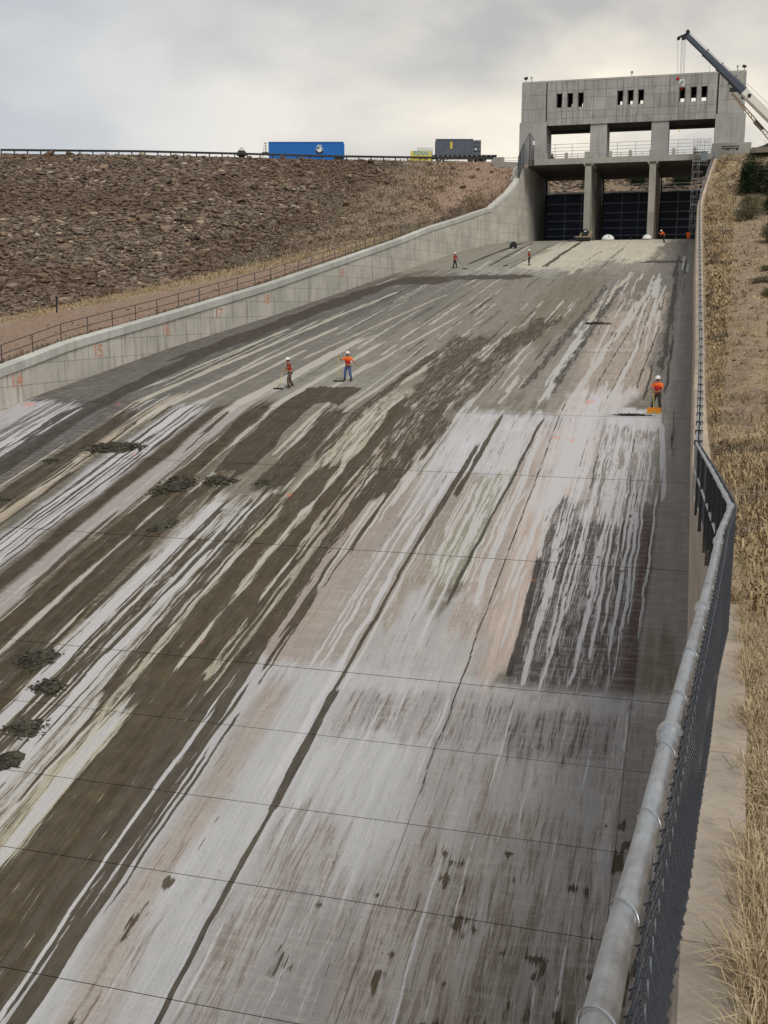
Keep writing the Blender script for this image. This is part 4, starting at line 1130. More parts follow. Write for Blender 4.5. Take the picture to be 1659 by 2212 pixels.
# scattered stones on soil beside the left wall, and loose stones on the right hillside
n = 1500
ry = RNG.uniform(46, 168, n); rx = XL(ry) - .8 - np.abs(RNG.normal(0, 1, n)) * RNG.choice([1.2, 9], n)
z, ov, d = zleft(rx, ry)
ok = d > .5
scatter('loose_stone', np.c_[rx, ry, z][ok], (RNG.uniform(.08, .38, n) ** 1.0)[ok], M_ROCKS, lg, kind='stuff')
for (x, y, s_) in ((-32.6, 163.5, 1.5), (-33.0, 158.5, 1.4), (-36.8, 152.5, 1.1), (-37.5, 148.0, 1.2), (-36.0, 166, .9), (-30.2, 166.5, .9), (-32.4, 167, .8), (-37.5, 164, .8)):
    zz = float(zleft(np.array([x]), np.array([y]))[0][0])
    o = bpy.data.objects.new('boulder', protos[3]); col.objects.link(o); o.location = (x, y, zz + .2); o.scale = (s_, s_, s_ * 1.2); o.rotation_euler = (.3, .2, x)
    props(o, None, None); o.parent = lg
n = 1500
ry = RNG.uniform(6, 168, n); rx = XO(ry) + .3 + RNG.exponential(6, n)
scatter('loose_stone', np.c_[rx, ry, zright(rx, ry)], RNG.uniform(.05, .28, n) * np.clip(ry / 60, .5, 1.5), M_ROCKS, hs, kind='stuff')

# ---------------------------------------------------------------- dry grass and tufts (blades as thin leaning triangles)
def grass_material(name, stops):
    m, t, bs = new_mat(name)
    g = t.n('ShaderNodeNewGeometry')
    big = t.noise(g.outputs['Position'], .8, 3.0, .6)
    k = t.math('ADD', t.math('MULTIPLY', g.outputs['Random Per Island'], .6), t.math('MULTIPLY', big, .5))
    cr = t.n('ShaderNodeValToRGB', {0: k}); e = cr.color_ramp.elements
    e[0].position = .1; e[0].color = rgba(stops[0]); e[1].position = .95; e[1].color = rgba(stops[-1])
    for i, c_ in enumerate(stops[1:-1]):
        q = e.new(.1 + .85 * (i + 1) / (len(stops) - 1)); q.color = rgba(c_)
    t.put(bs.inputs['Base Color'], cr.outputs[0]); bs.inputs['Roughness'].default_value = .85
    bs.inputs['Specular IOR Level'].default_value = .15
    return m
M_STRAW = grass_material('straw_grass', [(128, 110, 84), (168, 149, 116), (188, 169, 136), (208, 191, 160)])
M_STRAWF = grass_material('hill_straw', [(114, 96, 72), (150, 130, 98), (174, 152, 116), (194, 174, 138)])
M_STRAW2 = grass_material('dull_tuft', [(88, 76, 60), (116, 101, 82), (138, 122, 98), (158, 142, 116)])
M_SAGE = grass_material('sage_leaf', [(64, 62, 46), (92, 88, 66), (116, 110, 84), (134, 126, 98)])
M_JUN = grass_material('juniper_leaf', [(18, 26, 16), (30, 42, 26), (42, 56, 34), (58, 72, 44)])
def blades(name, X, Y, Z, H, Wd, mat, parent=None, lean=.5, bend=True, wind=(0, 0), **pr):
    n = len(X)
    a = RNG.uniform(0, 2 * np.pi, n); la = RNG.uniform(0, 2 * np.pi, n); L = np.abs(RNG.normal(0, lean, n)) * H
    px_, py_ = np.cos(a) * Wd / 2, np.sin(a) * Wd / 2
    lx, ly = np.cos(la) * L + wind[0] * H, np.sin(la) * L + wind[1] * H
    V = np.empty((n, 5, 3))
    V[:, 0] = np.c_[X - px_, Y - py_, Z - .02]; V[:, 1] = np.c_[X + px_, Y + py_, Z - .02]
    V[:, 2] = np.c_[X + px_ * .7 + lx * .35, Y + py_ * .7 + ly * .35, Z + H * .6]; V[:, 3] = np.c_[X - px_ * .7 + lx * .35, Y - py_ * .7 + ly * .35, Z + H * .6]
    V[:, 4] = np.c_[X + lx, Y + ly, Z + H * np.clip(1 - lean * .4, .4, 1)]
    b = (np.arange(n) * 5)[:, None]
    F_ = np.concatenate([b + np.array([0, 1, 2]), b + np.array([0, 2, 3]), b + np.array([3, 2, 4])])
    return np_mesh(name, V.reshape(-1, 3), F_, mat, parent, quad=False, **pr)

def tufts(n, xf, yf, zf, per, spread, h, w_):
    cy = yf(n); cx_ = xf(cy)
    s_ = np.repeat(np.exp(RNG.normal(0, .35, n)), per)
    X = np.repeat(cx_, per) + RNG.normal(0, 1, n * per) * spread * s_
    Y = np.repeat(cy, per) + RNG.normal(0, 1, n * per) * spread * s_
    return X, Y, zf(X, Y), h * s_ * RNG.uniform(.5, 1.2, n * per), w_ * RNG.uniform(.6, 1.3, n * per)
# near strip beside the pad
n = 62000
Y = 1.5 + 13 * RNG.random(n) ** .8
X = XO(Y) + .0 + RNG.exponential(.6, n) - .04 * RNG.random(n)
edge = vnoise(Y * 3.0, Y * 0 + 2, 2) * .05
X = X + edge - .03
H = RNG.uniform(.04, .16, n) * np.clip(.6 + (X - XO(Y)) * 1.2, .6, 1.5)
# the pad ends near y = 8.6: grass closes over it
n3 = 5000
Y3 = RNG.uniform(12.6, 17, n3); X3 = XO(Y3) - RNG.random(n3) ** 1.5 * .22
H3 = RNG.uniform(.06, .26, n3)
blades('dry_grass', np.r_[X, X3], np.r_[Y, Y3], np.r_[zright(X, Y), RTOP(Y3)], np.r_[H, H3], np.r_[np.full(n, .006), np.full(n3, .008)] * RNG.uniform(.6, 1.6, n + n3), M_STRAW, None, lean=.9, kind='stuff')
# clumps hanging over the pad edge
hx, hy, hz, hh = [], [], [], []
for k in range(34):
    y0 = RNG.uniform(2.2, 12); nb_ = int(RNG.uniform(40, 130))
    yy = y0 + RNG.normal(0, .10, nb_); xx = XO(yy) + .03 + RNG.normal(0, .035, nb_)
    hx.append(xx); hy.append(yy); hh.append(RNG.uniform(.08, .26, nb_))
hx, hy, hh = map(np.concatenate, (hx, hy, hh))
blades('dry_grass', hx, hy, zright(np.maximum(hx, XO(hy)), hy), hh, RNG.uniform(.003, .008, len(hx)), M_STRAW, None, lean=.8, wind=(-.35, 0), kind='stuff')
# tufts further up the hillside
t1 = tufts(3400, lambda y: XO(y) + .05 + RNG.exponential(1.0, len(y)) * (1.0 + y * .035), lambda n: 12 + 60 * RNG.random(n) ** 1.1, zright, 14, .2, .22, .035)
t2 = tufts(3000, lambda y: XO(y) + .1 + RNG.exponential(1.0, len(y)) * (1.0 + y * .035), lambda n: 62 + 105 * RNG.random(n), zright, 11, .42, .26, .10)
keep = lambda T, m: tuple(q[m] for q in T)
red_d = lambda X, Y: np.abs((X - XO(Y)) - (1.2 + (Y - 40) * .045)) > (.3 + Y * .012) * (Y > 36) * (Y < 156)
m1 = red_d(t1[0], t1[1]) | (RNG.random(len(t1[0])) < .12); m2 = red_d(t2[0], t2[1]) | (RNG.random(len(t2[0])) < .12)
m1 &= t1[0] > XO(t1[1]) + .12; m2 &= t2[0] > XO(t2[1]) + .2
t1, t2 = keep(t1, m1), keep(t2, m2)
T = [np.r_[a, b] for a, b in zip(t1, t2)]
pick = vnoise(T[0] * .8, T[1] * .35, 8) > .3
blades('dry_grass', *[q[pick] for q in T], M_STRAWF, None, lean=1.1, kind='stuff')
blades('dry_grass', *[q[~pick] for q in T], M_STRAW2, None, lean=1.1, kind='stuff')
# straw line at the toe of the stone, tufts on the right part of the dam face, scrub behind the left wall
def on(lo, hi, n, cond):
    ry = RNG.uniform(lo, hi, n); rx = XL(ry) - 1 - RNG.uniform(0, 90, n)
    z, ov, d = zleft(rx, ry); m = cond(rx, ry, ov, d) & (d > .3)
    return rx[m], ry[m]
ax, ay = on(46, 155, 60000, lambda x, y, ov, d: (ov > -4.6) & (ov < -.2))
sel = RNG.random(len(ax)) < .26; ax, ay = ax[sel], ay[sel]
def expand(ax, ay, per, sp, h, w_):
    X = np.repeat(ax, per) + RNG.normal(0, sp, len(ax) * per); Y = np.repeat(ay, per) + RNG.normal(0, sp, len(ax) * per)
    return X, Y, zleft(X, Y)[0], h * RNG.uniform(.5, 1.3, len(X)), w_ * RNG.uniform(.6, 1.3, len(X))
blades('dry_grass', *expand(ax, ay, 5, .3, .4, .08), M_STRAWF, None, lean=.9, kind='stuff')
ax, ay = on(118, 172, 40000, lambda x, y, ov, d: (ov > -.5) & (x > -52 - (172 - y) * .14) & (RNG.random(len(x)) < np.clip((-x - 33) / 8, .05, .34)))
blades('dry_grass', *expand(ax, ay, 7, .4, .34, .14), M_STRAW2, None, lean=.8, kind='stuff')
ry = RNG.uniform(46, 160, 2600); rx = XL(ry) - .8 - np.abs(RNG.normal(0, 1.0, 2600))
blades('dry_grass', *expand(rx, ry, 9, .22, .45, .06), M_STRAW2, None, lean=.8, kind='stuff')


def leafy(n, c, rad, size, rr, clumps=26, seed=0):
    """leaf flakes gathered in clumps spread through a crown"""
    g = np.random.default_rng(seed)
    cc = g.normal(0, 1, (clumps, 3)); cc /= np.linalg.norm(cc, axis=1)[:, None]; cc *= g.random((clumps, 1)) ** .4
    cc[:, 2] = np.abs(cc[:, 2]) * .95
    cl = g.integers(0, clumps, n)
    P = cc[cl] * .8 + g.normal(0, rr, (n, 3))
    P = P * np.array(rad) + np.array(c)
    a = g.normal(0, 1, (n, 3)); a /= np.linalg.norm(a, axis=1)[:, None]
    b = np.cross(a, g.normal(0, 1, (n, 3))); b /= np.linalg.norm(b, axis=1)[:, None]
    s_ = size * g.uniform(.5, 1.4, (n, 1))
    V = np.stack([P - a * s_, P + b * s_ * .6, P + a * s_], 1).reshape(-1, 3)
    F_ = np.arange(n * 3).reshape(-1, 3)
    return V, F_
def bush(x, y, rad, mat, name, label, cat, n=2500, size=.09, group=None, zf=zright, seed=1):
    z = float(zf(np.array([x]), np.array([y]))[0]) if zf is zright else zf
    o = thing(name, (x, y, z), label, cat, group)
    mb = MB(); rr = random.Random(seed)
    for k in range(7):
        t = rr.uniform(0, 6.28); q = rr.uniform(.3, .8)
        mb.path([(x + .05 * math.cos(t), y + .05 * math.sin(t), z - .1), (x + rad[0] * q * .45 * math.cos(t), y + rad[1] * q * .45 * math.sin(t), z + rad[2] * .45), (x + rad[0] * q * math.cos(t), y + rad[1] * q * math.sin(t), z + rad[2] * 1.0)], [.06 * rad[2], .035 * rad[2], .012 * rad[2]], 5)
    mb.build('trunk', M_BARK, o)
    V, F_ = leafy(n, (0, 0, rad[2] * .25), (rad[0], rad[1], rad[2] * 1.15), size, .2, 30, seed)
    np_mesh('crown', V, F_, mat, o, quad=False)
    return o
M_BARK = plain('bark', (84, 66, 52), .9, 0, .25, 8)
G1, G2 = 'junipers on the right slope', 'sagebrush on the right slope'
bush(6.9, 153.1, (2.1, 1.8, 3.5), M_JUN, 'juniper', 'dark green juniper on the right slope, the left one of the pair', 'juniper', 12000, .13, G1, seed=5)
bush(10.0, 152.6, (2.5, 2.0, 3.9), M_JUN, 'juniper', 'dark green juniper on the right slope, cut by the picture edge', 'juniper', 12000, .13, G1, seed=6)
bush(6.6, 146.0, (1.6, 1.3, 1.3), M_SAGE, 'sagebrush', 'grey-green sagebrush just below the left juniper', 'bush', 5000, .09, G2, seed=7)
bush(8.4, 143.0, (1.5, 1.3, 1.1), M_SAGE, 'sagebrush', 'grey sagebrush below and right of the junipers', 'bush', 4500, .09, G2, seed=8)
bush(5.9, 134.4, (1.9, 1.5, 1.4), M_SAGE, 'sagebrush', 'wide olive sagebrush halfway down the upper right slope', 'bush', 6500, .09, G2, seed=9)
bush(8.5, 139.5, (.8, .8, 2.2), M_JUN, 'juniper', 'small upright dark juniper at the right picture edge', 'juniper', 5000, .10, G1, seed=12)
bush(7.0, 113.4, (1.1, 1.0, 1.6), M_SAGE, 'sagebrush', 'dark sagebrush at the right picture edge above the bare path', 'bush', 4500, .08, G2, seed=10)
bush(4.9, 86.4, (.75, .6, .45), M_SAGE, 'sagebrush', 'low grey sagebrush at the right edge beside the bare path', 'bush', 2200, .06, G2, seed=11)
bush(5.6, 93.0, (.6, .5, .4), M_SAGE, 'sagebrush', 'small grey sagebrush above the low one beside the bare path', 'bush', 1800, .06, G2, seed=13)
bush(5.0, 79.5, (.5, .45, .5), M_SAGE, 'sagebrush', 'small dark sagebrush at the right edge, lowest on the bare path', 'bush', 2000, .06, G2, seed=15)
bush(1.7, 20.6, (.22, .2, .28), M_SAGE, 'weed', 'small grey weed standing in the straw grass right of the fence bend', 'weed', 900, .025, None, seed=14)
for k, (x, y) in enumerate(((-20.5, 222), (-11.5, 224), (-3.2, 223), (-1.2, 226))):
    bush(x, y, (2.2, 1.6, 1.8), M_JUN, 'bank_shrub', ['dark shrub on the stony bank seen through the left bay', 'dark shrub on the stony bank seen through the middle bay', 'dark shrub on the stony bank seen through the right bay', 'dark shrub high on the bank at the far right bay'][k], 'shrub', 2500, .16, 'shrubs on the bank beyond the gates', zf=13 + (y - 205) * .5, seed=20 + k)
# two marker stakes on the stone toe
for (x, y, z), lb in (((-60.072, 94.000, -2.149), 'thin dark stake in the straw grass at the foot of the stones, far left'), ((-63.088, 128.000, 6.502), 'thin dark stake standing among the stones of the dam face')):
    zz = float(zleft(np.array([x]), np.array([y]))[0][0])
    o = thing('marker_stake', (x, y, zz), lb, 'stake')
    MB().bar((x, y, zz - .2), (x + .08, y, zz + 1.5), .12, .12).build('stake', M_DARK, o)
    MB().box((x - .02, y - .08, zz + 1.3), (x + .18, y + .08, zz + 1.56)).build('cap', M_DARK, o)

# ---------------------------------------------------------------- chain-link fence on the right wall
RAILP = [(-0.072, 1.068, -0.892), (-0.076, 1.428, -1.042), (-0.069, 1.910, -1.185), (-0.042, 2.480, -1.281), (0.009, 3.529, -1.402), (0.072, 4.490, -1.451), (0.143, 5.752, -1.596), (0.220, 7.027, -1.682), (0.317, 8.826, -1.822), (0.470, 10.748, -1.960), (0.455, 12.617, -2.123), (0.398, 16.561, -2.444), (0.257, 24.858, -3.115)]
RP = [Vector(p) for p in RAILP]
near = thing('chain_link_fence', (float(XT(5)), 5, float(RTOP(5))), 'chain-link fence with a thick galvanised top rail in the right foreground', 'fence')
def resample(P, step):
    L = [0]
    for a, b in zip(P[:-1], P[1:]): L.append(L[-1] + (b - a).length)
    out = []; s = 0
    while s <= L[-1]:
        for i in range(len(P) - 1):
            if s <= L[i + 1]:
                out.append(P[i].lerp(P[i + 1], (s - L[i]) / (L[i + 1] - L[i]))); break
        s += step
    return out
split = 9      # the bend
M_RAIL = None
def rail_mat():
    m, t, bs = new_mat('zinc_rail')
    pos = t.n('ShaderNodeNewGeometry').outputs['Position']
    n1 = t.noise(pos, 9.0, 5.0, .6); n2 = t.noise(pos, 60.0, 4.0, .7); n3 = t.noise(t.vmul(pos, (60, 8, 60)), 1.0, 3.0, .6)
    f = t.math('ADD', t.math('MULTIPLY', n1, .5), t.math('ADD', t.math('MULTIPLY', n2, .2), t.math('MULTIPLY', n3, .3)))
    c = t.mix(t.ramp(f, .36, .64), rgba((168, 172, 176)), rgba((212, 216, 220)))
    t.put(bs.inputs['Base Color'], c)
    bs.inputs['Metallic'].default_value = .85
    t.put(bs.inputs['Roughness'], t.math('ADD', .22, t.math('MULTIPLY', n1, .28)))
    b = t.n('ShaderNodeBump', {'Height': n2, 'Strength': .12, 'Distance': .003}); t.put(bs.inputs['Normal'], b.outputs[0])
    return m
M_RAIL = rail_mat()
MB().path(resample(RP[:split + 1], .12) + [RP[split]], .0275, 18).build('top_rail', M_RAIL, near, smooth=True)
def ring(mb, c, d, r, th, w_, n=20):
    """band round the rail"""
    c = Vector(c); d = Vector(d).normalized()
    mb.tube(c - d * w_ / 2, c + d * w_ / 2, r + th, n=n)
    return mb
def seg_at(P, s):
    for a, b in zip(P[:-1], P[1:]):
        L = (b - a).length
        if s <= L: return a.lerp(b, s / L), (b - a).normalized()
        s -= L
    return P[-1], (P[-1] - P[-2]).normalized()
tot = sum((b - a).length for a, b in zip(RP[:split], RP[1:split + 1]))
# post positions along the near rail
def foot(p): return Vector((p.x + .0, p.y, float(RTOP(p.y))))
PS = [2.42, 4.7, 7.3, tot - .02]
for s in PS:
    p, d = seg_at(RP, s)
    po = MB().tube(foot(p) - Vector((0, 0, .1)), p - Vector((0, 0, .02)), .03, n=12).build('post', M_RAIL, near, smooth=False)
    ring(MB(), p, d, .029, .013, .045).build('post_cap', M_GALV, po)
    ring(MB(), p - d * .10, d, .029, .005, .02).build('tension_band', M_GALV, po)
# tie wires
s = .35
while s < tot:
    p, d = seg_at(RP, s)
    side = d.cross(Vector((0, 0, 1))).normalized()
    u = side.cross(d).normalized()
    pts = []
    for k in range(15):
        t = math.pi * (-.35 + 1.55 * k / 14)
        pts.append(p + side * (-math.cos(t)) * -.0315 * -1 + u * math.sin(t) * .0315 + d * (.02 - .05 * k / 14))
    MB().path([p - side * .0315 * math.cos(a) * 1.0 + u * .0315 * math.sin(a) + d * (.035 * math.cos(a)) for a in np.linspace(-.9, 3.5, 16)], .0019, 6).build('tie_wire', M_GALV, near, smooth=True)
    s += .62
# woven wire: vertical zigzag strands that hook into each other
def strands(P, h_of, pitch, dia, r, n, zstart=.03, side_off=.045, top_knuckle=True):
    V = []; F_ = []
    pts = resample(P, pitch); base = 0
    ring_a = np.linspace(0, 2 * np.pi, n, endpoint=False)
    for k in range(len(pts) - 1):
        p = pts[k]; d = (pts[k + 1] - p).normalized()
        side = Vector((d.y, -d.x, 0)).normalized()
        h = h_of(p)
        m_ = int(h / (dia / 2))
        path = []
        for j in range(m_ + 1):
            z = p.z + zstart - j * dia / 2
            o_ = (pitch * .5 + .0035) * (1 if (j + k) % 2 == 0 else -1)
            w_ = side_off + (.008 if (j + k) % 2 == 0 else -.008)
            path.append((p.x + d.x * o_ + side.x * w_, p.y + d.y * o_ + side.y * w_, z))
        if top_knuckle and len(path) > 2:
            q = path[0]; o2 = .012 * (1 if k % 2 == 0 else -1)
            path = [(q[0] + side.x * .012, q[1] + d.y * o2 * -1, q[2] - .022), (q[0] + side.x * .010, q[1] - d.y * o2 * .5, q[2] + .006)] + path
        A = np.array(path)
        D = np.gradient(A, axis=0); D /= np.linalg.norm(D, axis=1)[:, None]
        S1 = np.cross(D, np.array([side.x, side.y, .12])); S1 /= np.linalg.norm(S1, axis=1)[:, None]
        S2 = np.cross(D, S1)
        ringv = A[:, None, :] + r * (np.cos(ring_a)[None, :, None] * S1[:, None, :] + np.sin(ring_a)[None, :, None] * S2[:, None, :])
        V.append(ringv.reshape(-1, 3))
        L = len(A)
        i, j = np.meshgrid(np.arange(L - 1), np.arange(n), indexing='ij')
        a = base + i * n + j; b = base + i * n + (j + 1) % n
        F_.append(np.stack([a, b, b + n, a + n], -1).reshape(-1, 4))
        base += L * n
    return np.concatenate(V), np.concatenate(F_)
hof = lambda p: max(.3, p.z - float(RTOP(p.y)) - .02)
V, F_ = strands(RP[:split + 1], hof, .060, .078, .0027, 6)
V[:, 0] -= ORG[near.name].x; V[:, 1] -= ORG[near.name].y; V[:, 2] -= ORG[near.name].z
np_mesh('wire_mesh', V, F_, M_MESH, near, smooth=True, kind='stuff')

# fence beyond the bend
far = thing('chain_link_fence', (float(XT(20)) + .1, 20, float(RTOP(20))), 'dark chain-link fence running from the bend up the right wall to the bridge', 'fence')
FX = lambda y: float(np.interp(y, [24, 40, 57, 90, 140, 150, 158, 166], [.26, .42, .52, .42, .25, .22, 1.0, 1.95]))
tailY = [24, 30, 36, 42, 50, 58, 66, 76, 88, 100, 112, 124, 136, 144, 150, 154, 158, 162, 166]
TAIL = [Vector((FX(y), y, float(RTOP(y)) + (1.2 if y > 24 else (RP[-1].z - float(RTOP(24)))))) for y in tailY]
FP = RP[split:] + TAIL[1:]
off = ORG[far.name]
MB().path(resample(FP, .6), .026, 8).build('top_rail', M_RAIL, far, smooth=True)
MB().path([p - Vector((0, 0, .62)) for p in resample(FP, .6)], .022, 8).build('mid_rail', M_RAIL, far, smooth=True)
MB().path([p - Vector((-.1, 0, -.02)) for p in resample(TAIL, .6)], .022, 6).build('outer_pipe', M_GALV2, far, smooth=True)
s = 0; totf = sum((b - a).length for a, b in zip(FP[:-1], FP[1:])); kk = 0
while s < totf:
    p, d = seg_at(FP, s)
    b = Vector((p.x, p.y, float(RTOP(p.y)) - .1))
    po = MB().tube(b, p, .03, n=8).build('post', M_GALV2 if p.y > 24 else M_DARK, far)
    if p.y > 24: MB().box((p.x - .05, p.y - .05, p.z - .05), (p.x + .14, p.y + .05, p.z + .05)).build('bracket', M_DARK, po)
    else: ring(MB(), p, d, .026, .008, .05, 14).build('post_cap', M_GALV, po)
    s += 1.3 if p.y < 17 else 2.6; kk += 1
V, F_ = strands(resample(FP[:5], .3), hof, .06, .08, .0035, 4, top_knuckle=False)
V -= np.array(off)
np_mesh('wire_mesh', V, F_, M_MESH, far, kind='stuff')
V, F_ = strands(resample([Vector((p.x, p.y, p.z)) for p in TAIL], .5), lambda p: 1.15, .22, .3, .012, 3, top_knuckle=False)
V -= np.array(off)
np_mesh('wire_mesh', V, F_, M_MESH, far, kind='stuff')

# tall corner fence at the left end of the bridge
lf = thing('chain_link_fence', (-24.6, 164, 20.5), 'tall grey chain-link screen with bent posts at the left end of the bridge', 'fence')
path = [(-25.7, 163.2, 17.9), (-25.45, 163.3, 18.2), (-25.0, 164, 19.6), (-24.4, 165.5, 20.5), (-23.55, 164.2, 20.5)]
tops = [20.9, 21.6, 23.0, 24.6, 23.4]
for (x, y, z), t_ in zip(path, tops): MB().tube((x, y, z - .3), (x, y, t_), .045, n=6).build('post', M_DARK, lf)
MB().path([(x, y, t_) for (x, y, z), t_ in zip(path, tops)], .035, 5).build('top_rail', M_DARK, lf)
V = []; F_ = []
mb = MB()
for i in range(4):
    a, b = Vector(path[i]), Vector(path[i + 1]); ta, tb = tops[i], tops[i + 1]
    L = (b - a).length; k = int(L / .16) + 6
    def P_(u, v_):
        lo = a.lerp(b, u); hi = ta + (tb - ta) * u
        return Vector((lo.x, lo.y, lo.z + (hi - lo.z) * v_))
    for q in range(-k, k + 1):
        for sg in (1, -1):
            p0, p1 = [], []
            u0 = q / k; u1 = u0 + sg * 1.0
            # clip the diagonal to the panel
            ts = [t for t in np.linspace(0, 1, 9) if 0 <= u0 + (u1 - u0) * t <= 1]
            if len(ts) > 1: mb.tube(P_(u0 + (u1 - u0) * ts[0], ts[0]), P_(u0 + (u1 - u0) * ts[-1], ts[-1]), .011, n=3, caps=False)
mb.build('wire_mesh', M_MESH, lf, kind='stuff')
MB().box((-23.75, 164.12, 22.6), (-23.45, 164.16, 23.2)).build('notice_plate', M_WHITE, lf)

# ---------------------------------------------------------------- crest: guardrail, containers, banner, trailer
M_GUARD = plain('weathered_guardrail', (66, 66, 66), .6, .3, .2, 1.5)
cpts = [Vector((x - .25, y + .6, 21.4)) for x, y in CP[1:-1]] + [Vector((-31.2, 172.2, 21.4))]
gr_ = thing('guardrail', cpts[3], 'long dark guardrail along the crest of the dam', 'guardrail')
tg = sum((b - a).length for a, b in zip(cpts[:-1], cpts[1:])); s = 0
while s < tg:
    p, d = seg_at(cpts, s)
    MB().box((p.x - .07, p.y - .07, p.z - .3), (p.x + .07, p.y + .07, p.z + .74)).build('post', M_GUARD, gr_)
    s += 1.9
prof = [(-.02, .42), (.05, .48), (-.02, .56), (.05, .66), (-.02, .74), (-.06, .74), (-.06, .42)]
q = resample(cpts, 1.5) + [cpts[-1]]
V = []; F_ = []
for i, p in enumerate(q):
    d = (q[min(i + 1, len(q) - 1)] - q[max(i - 1, 0)]).normalized(); nrm = Vector((d.y, -d.x, 0))
    for a, z in prof: V.append(p + nrm * (a + .1) + Vector((0, 0, z)))
k = len(prof)
for i in range(len(q) - 1):
    for j in range(k): F_.append((i * k + j, i * k + (j + 1) % k, (i + 1) * k + (j + 1) % k, (i + 1) * k + j))
MB().add(V, F_).build('rail_beam', M_GUARD, gr_)

M_BLUE = plain('blue_paint', (38, 112, 186), .45, .1, .10, .9)
M_SLATE = plain('slate_paint', (92, 98, 108), .55, .1, .14, .9)
def container(name, A, B_, z0, h, dep, mat, label, group=None):
    """A, B_: front bottom corners (x, y); local x runs along the front, local y away from the viewer"""
    A = Vector((A[0], A[1])); B_ = Vector((B_[0], B_[1])); L = (B_ - A).length
    yaw = math.atan2(B_.y - A.y, B_.x - A.x)
    o = thing(name, (A.x, A.y, z0), label, 'container', group, rotz=yaw)
    n = int(L / .28); out = []
    for i in range(n):
        x = .15 + (L - .3) * i / n; w_ = (L - .3) / n
        out += [(x, .05), (x + w_ * .25, .05), (x + w_ * .4, .09), (x + w_ * .65, .09), (x + w_ * .8, .05)]
    out += [(L - .15, .05), (L - .15, dep - .05), (.15, dep - .05)]
    MB().prism(out, .16, h - .12, 'z').build('corrugated_body', mat, o)
    mb = MB()
    for x in (0, L - .16):
        for y in (0, dep - .16): mb.box((x, y, 0), (x + .16, y + .16, h))
    mb.build('corner_post', mat, o)
    MB().box((.16, 0, 0), (L - .16, .1, .16)).box((.16, 0, h - .12), (L - .16, .1, h)).box((.16, .1, h - .06), (L - .16, dep - .1, h - .02)).box((.16, dep - .1, 0), (L - .16, dep, .16)).box((.16, dep - .1, h - .12), (L - .16, dep, h)).build('frame_rail', mat, o)
    return o, L
bc, L = container('shipping_container', (-65.3, 164.0), (-53.9, 167.2), 21.75, 2.9, 2.4, M_BLUE, 'long bright blue shipping container with a round white emblem on the dam crest')
for x in (.6, L / 2, L - 1.2): MB().box((x, .2, -.34), (x + .3, 2.2, 0)).build('timber_block', M_BARK, bc)
def disc(name, x, z, r, mat, par, y=-.012, th=.02, n=28, a0=0, a1=2 * math.pi, r0=0.0):
    pts = [(x + r * math.cos(a), z + r * math.sin(a)) for a in np.linspace(a0, a1, n)]
    if r0 > 0: pts += [(x + r0 * math.cos(a), z + r0 * math.sin(a)) for a in np.linspace(a1, a0, n)]
    elif a1 - a0 > 6.2: pts = pts[:-1]
    return MB().prism(pts, y, y + th, 'y').build(name, mat, par)
ex, ez = 8.0, 1.75
disc('emblem_ring', ex, ez, .68, M_WHITE, bc, -.006, .02, 32, .9, 2.25, .52); disc('emblem_ring', ex, ez, .66, M_DARK, bc, -.006, .02, 26, 3.35, 6.07, .44)
disc('emblem_disc', ex, ez, .42, M_WHITE, bc)
disc('emblem_figure', ex - .05, ez + .02, .3, M_DARK, bc, -.03, .02, 16, 1.2, 3.1, .12)
for a in np.linspace(-.3, 3.4, 10): disc('emblem_mark', ex + .6 * math.cos(a), ez + .6 * math.sin(a), .045, M_WHITE, bc, -.03, .02, 8)
MB().box((ex - .6, -.012, .72), (ex + .55, .01, .88)).build('emblem_bar', M_WHITE, bc)
for q in range(3): MB().box((ex - .5 + q * .38, -.012, .62), (ex - .28 + q * .38, .01, .68)).build('emblem_bar', M_WHITE, bc)
MB().box((L - 1.35, -.03, .1), (L - .1, .02, .62)).build('vent_opening', M_BLACK, bc)
MB().prism([(L - 1.4, .66), (L - .1, .86), (L - .1, .74), (L - 1.4, .60)], -.06, -.01, 'y').build('awning', M_DARK, bc)
st = thing('access_ladder', (-65.9, 163.9, 21.4), 'yellow and grey access ladder on the left end of the blue container', 'ladder')
MB().bar((-66.2, 163.7, 21.5), (-65.9, 163.8, 24.6), .07, .07).build('stile', M_YELLOW, st)
MB().bar((-65.75, 164.0, 22.9), (-65.75, 164.0, 24.6), .07, .07).build('stile', M_DARK, st)
MB().bar((-66.7, 163.6, 21.5), (-66.0, 163.75, 23.1), .06, .06).build('stile', M_DARK, st)
for z in np.arange(21.9, 24.5, .42): MB().bar((-66.2 + (z - 21.5) * .1, 163.7, float(z)), (-65.5, 164.0, float(z)), .05, .05).build('rung', M_DARK, st)
MB().box((-66.3, 163.6, 22.95), (-65.35, 164.3, 23.05)).build('landing', M_DARK, st)
pu = thing('valve_hoist', (-68.0, 159.6, 21.4), 'dark barrel-shaped hoist with a hooped top standing on the crest by the guardrail', 'hoist')
x, y = -68.0, 159.6
MB().tube((x, y, 21.3), (x, y, 22.1), .42, .5, 14).tube((x, y, 22.1), (x, y, 22.5), .78, .78, 14).tube((x, y, 22.5), (x, y, 22.85), .78, .5, 14).build('barrel', M_DARK, pu, bevel=.02)
MB().path([(x + .45 * math.cos(a), y, 22.85 + .42 * math.sin(a)) for a in np.linspace(0, math.pi, 9)], .03, 5).path([(x, y + .45 * math.cos(a), 22.85 + .42 * math.sin(a)) for a in np.linspace(0, math.pi, 9)], .03, 5).build('hoop', M_DARK, pu)
MB().box((x - 1.9, y - .5, 21.45), (x + 2.2, y + .5, 21.6)).build('platform', M_DARK, pu)
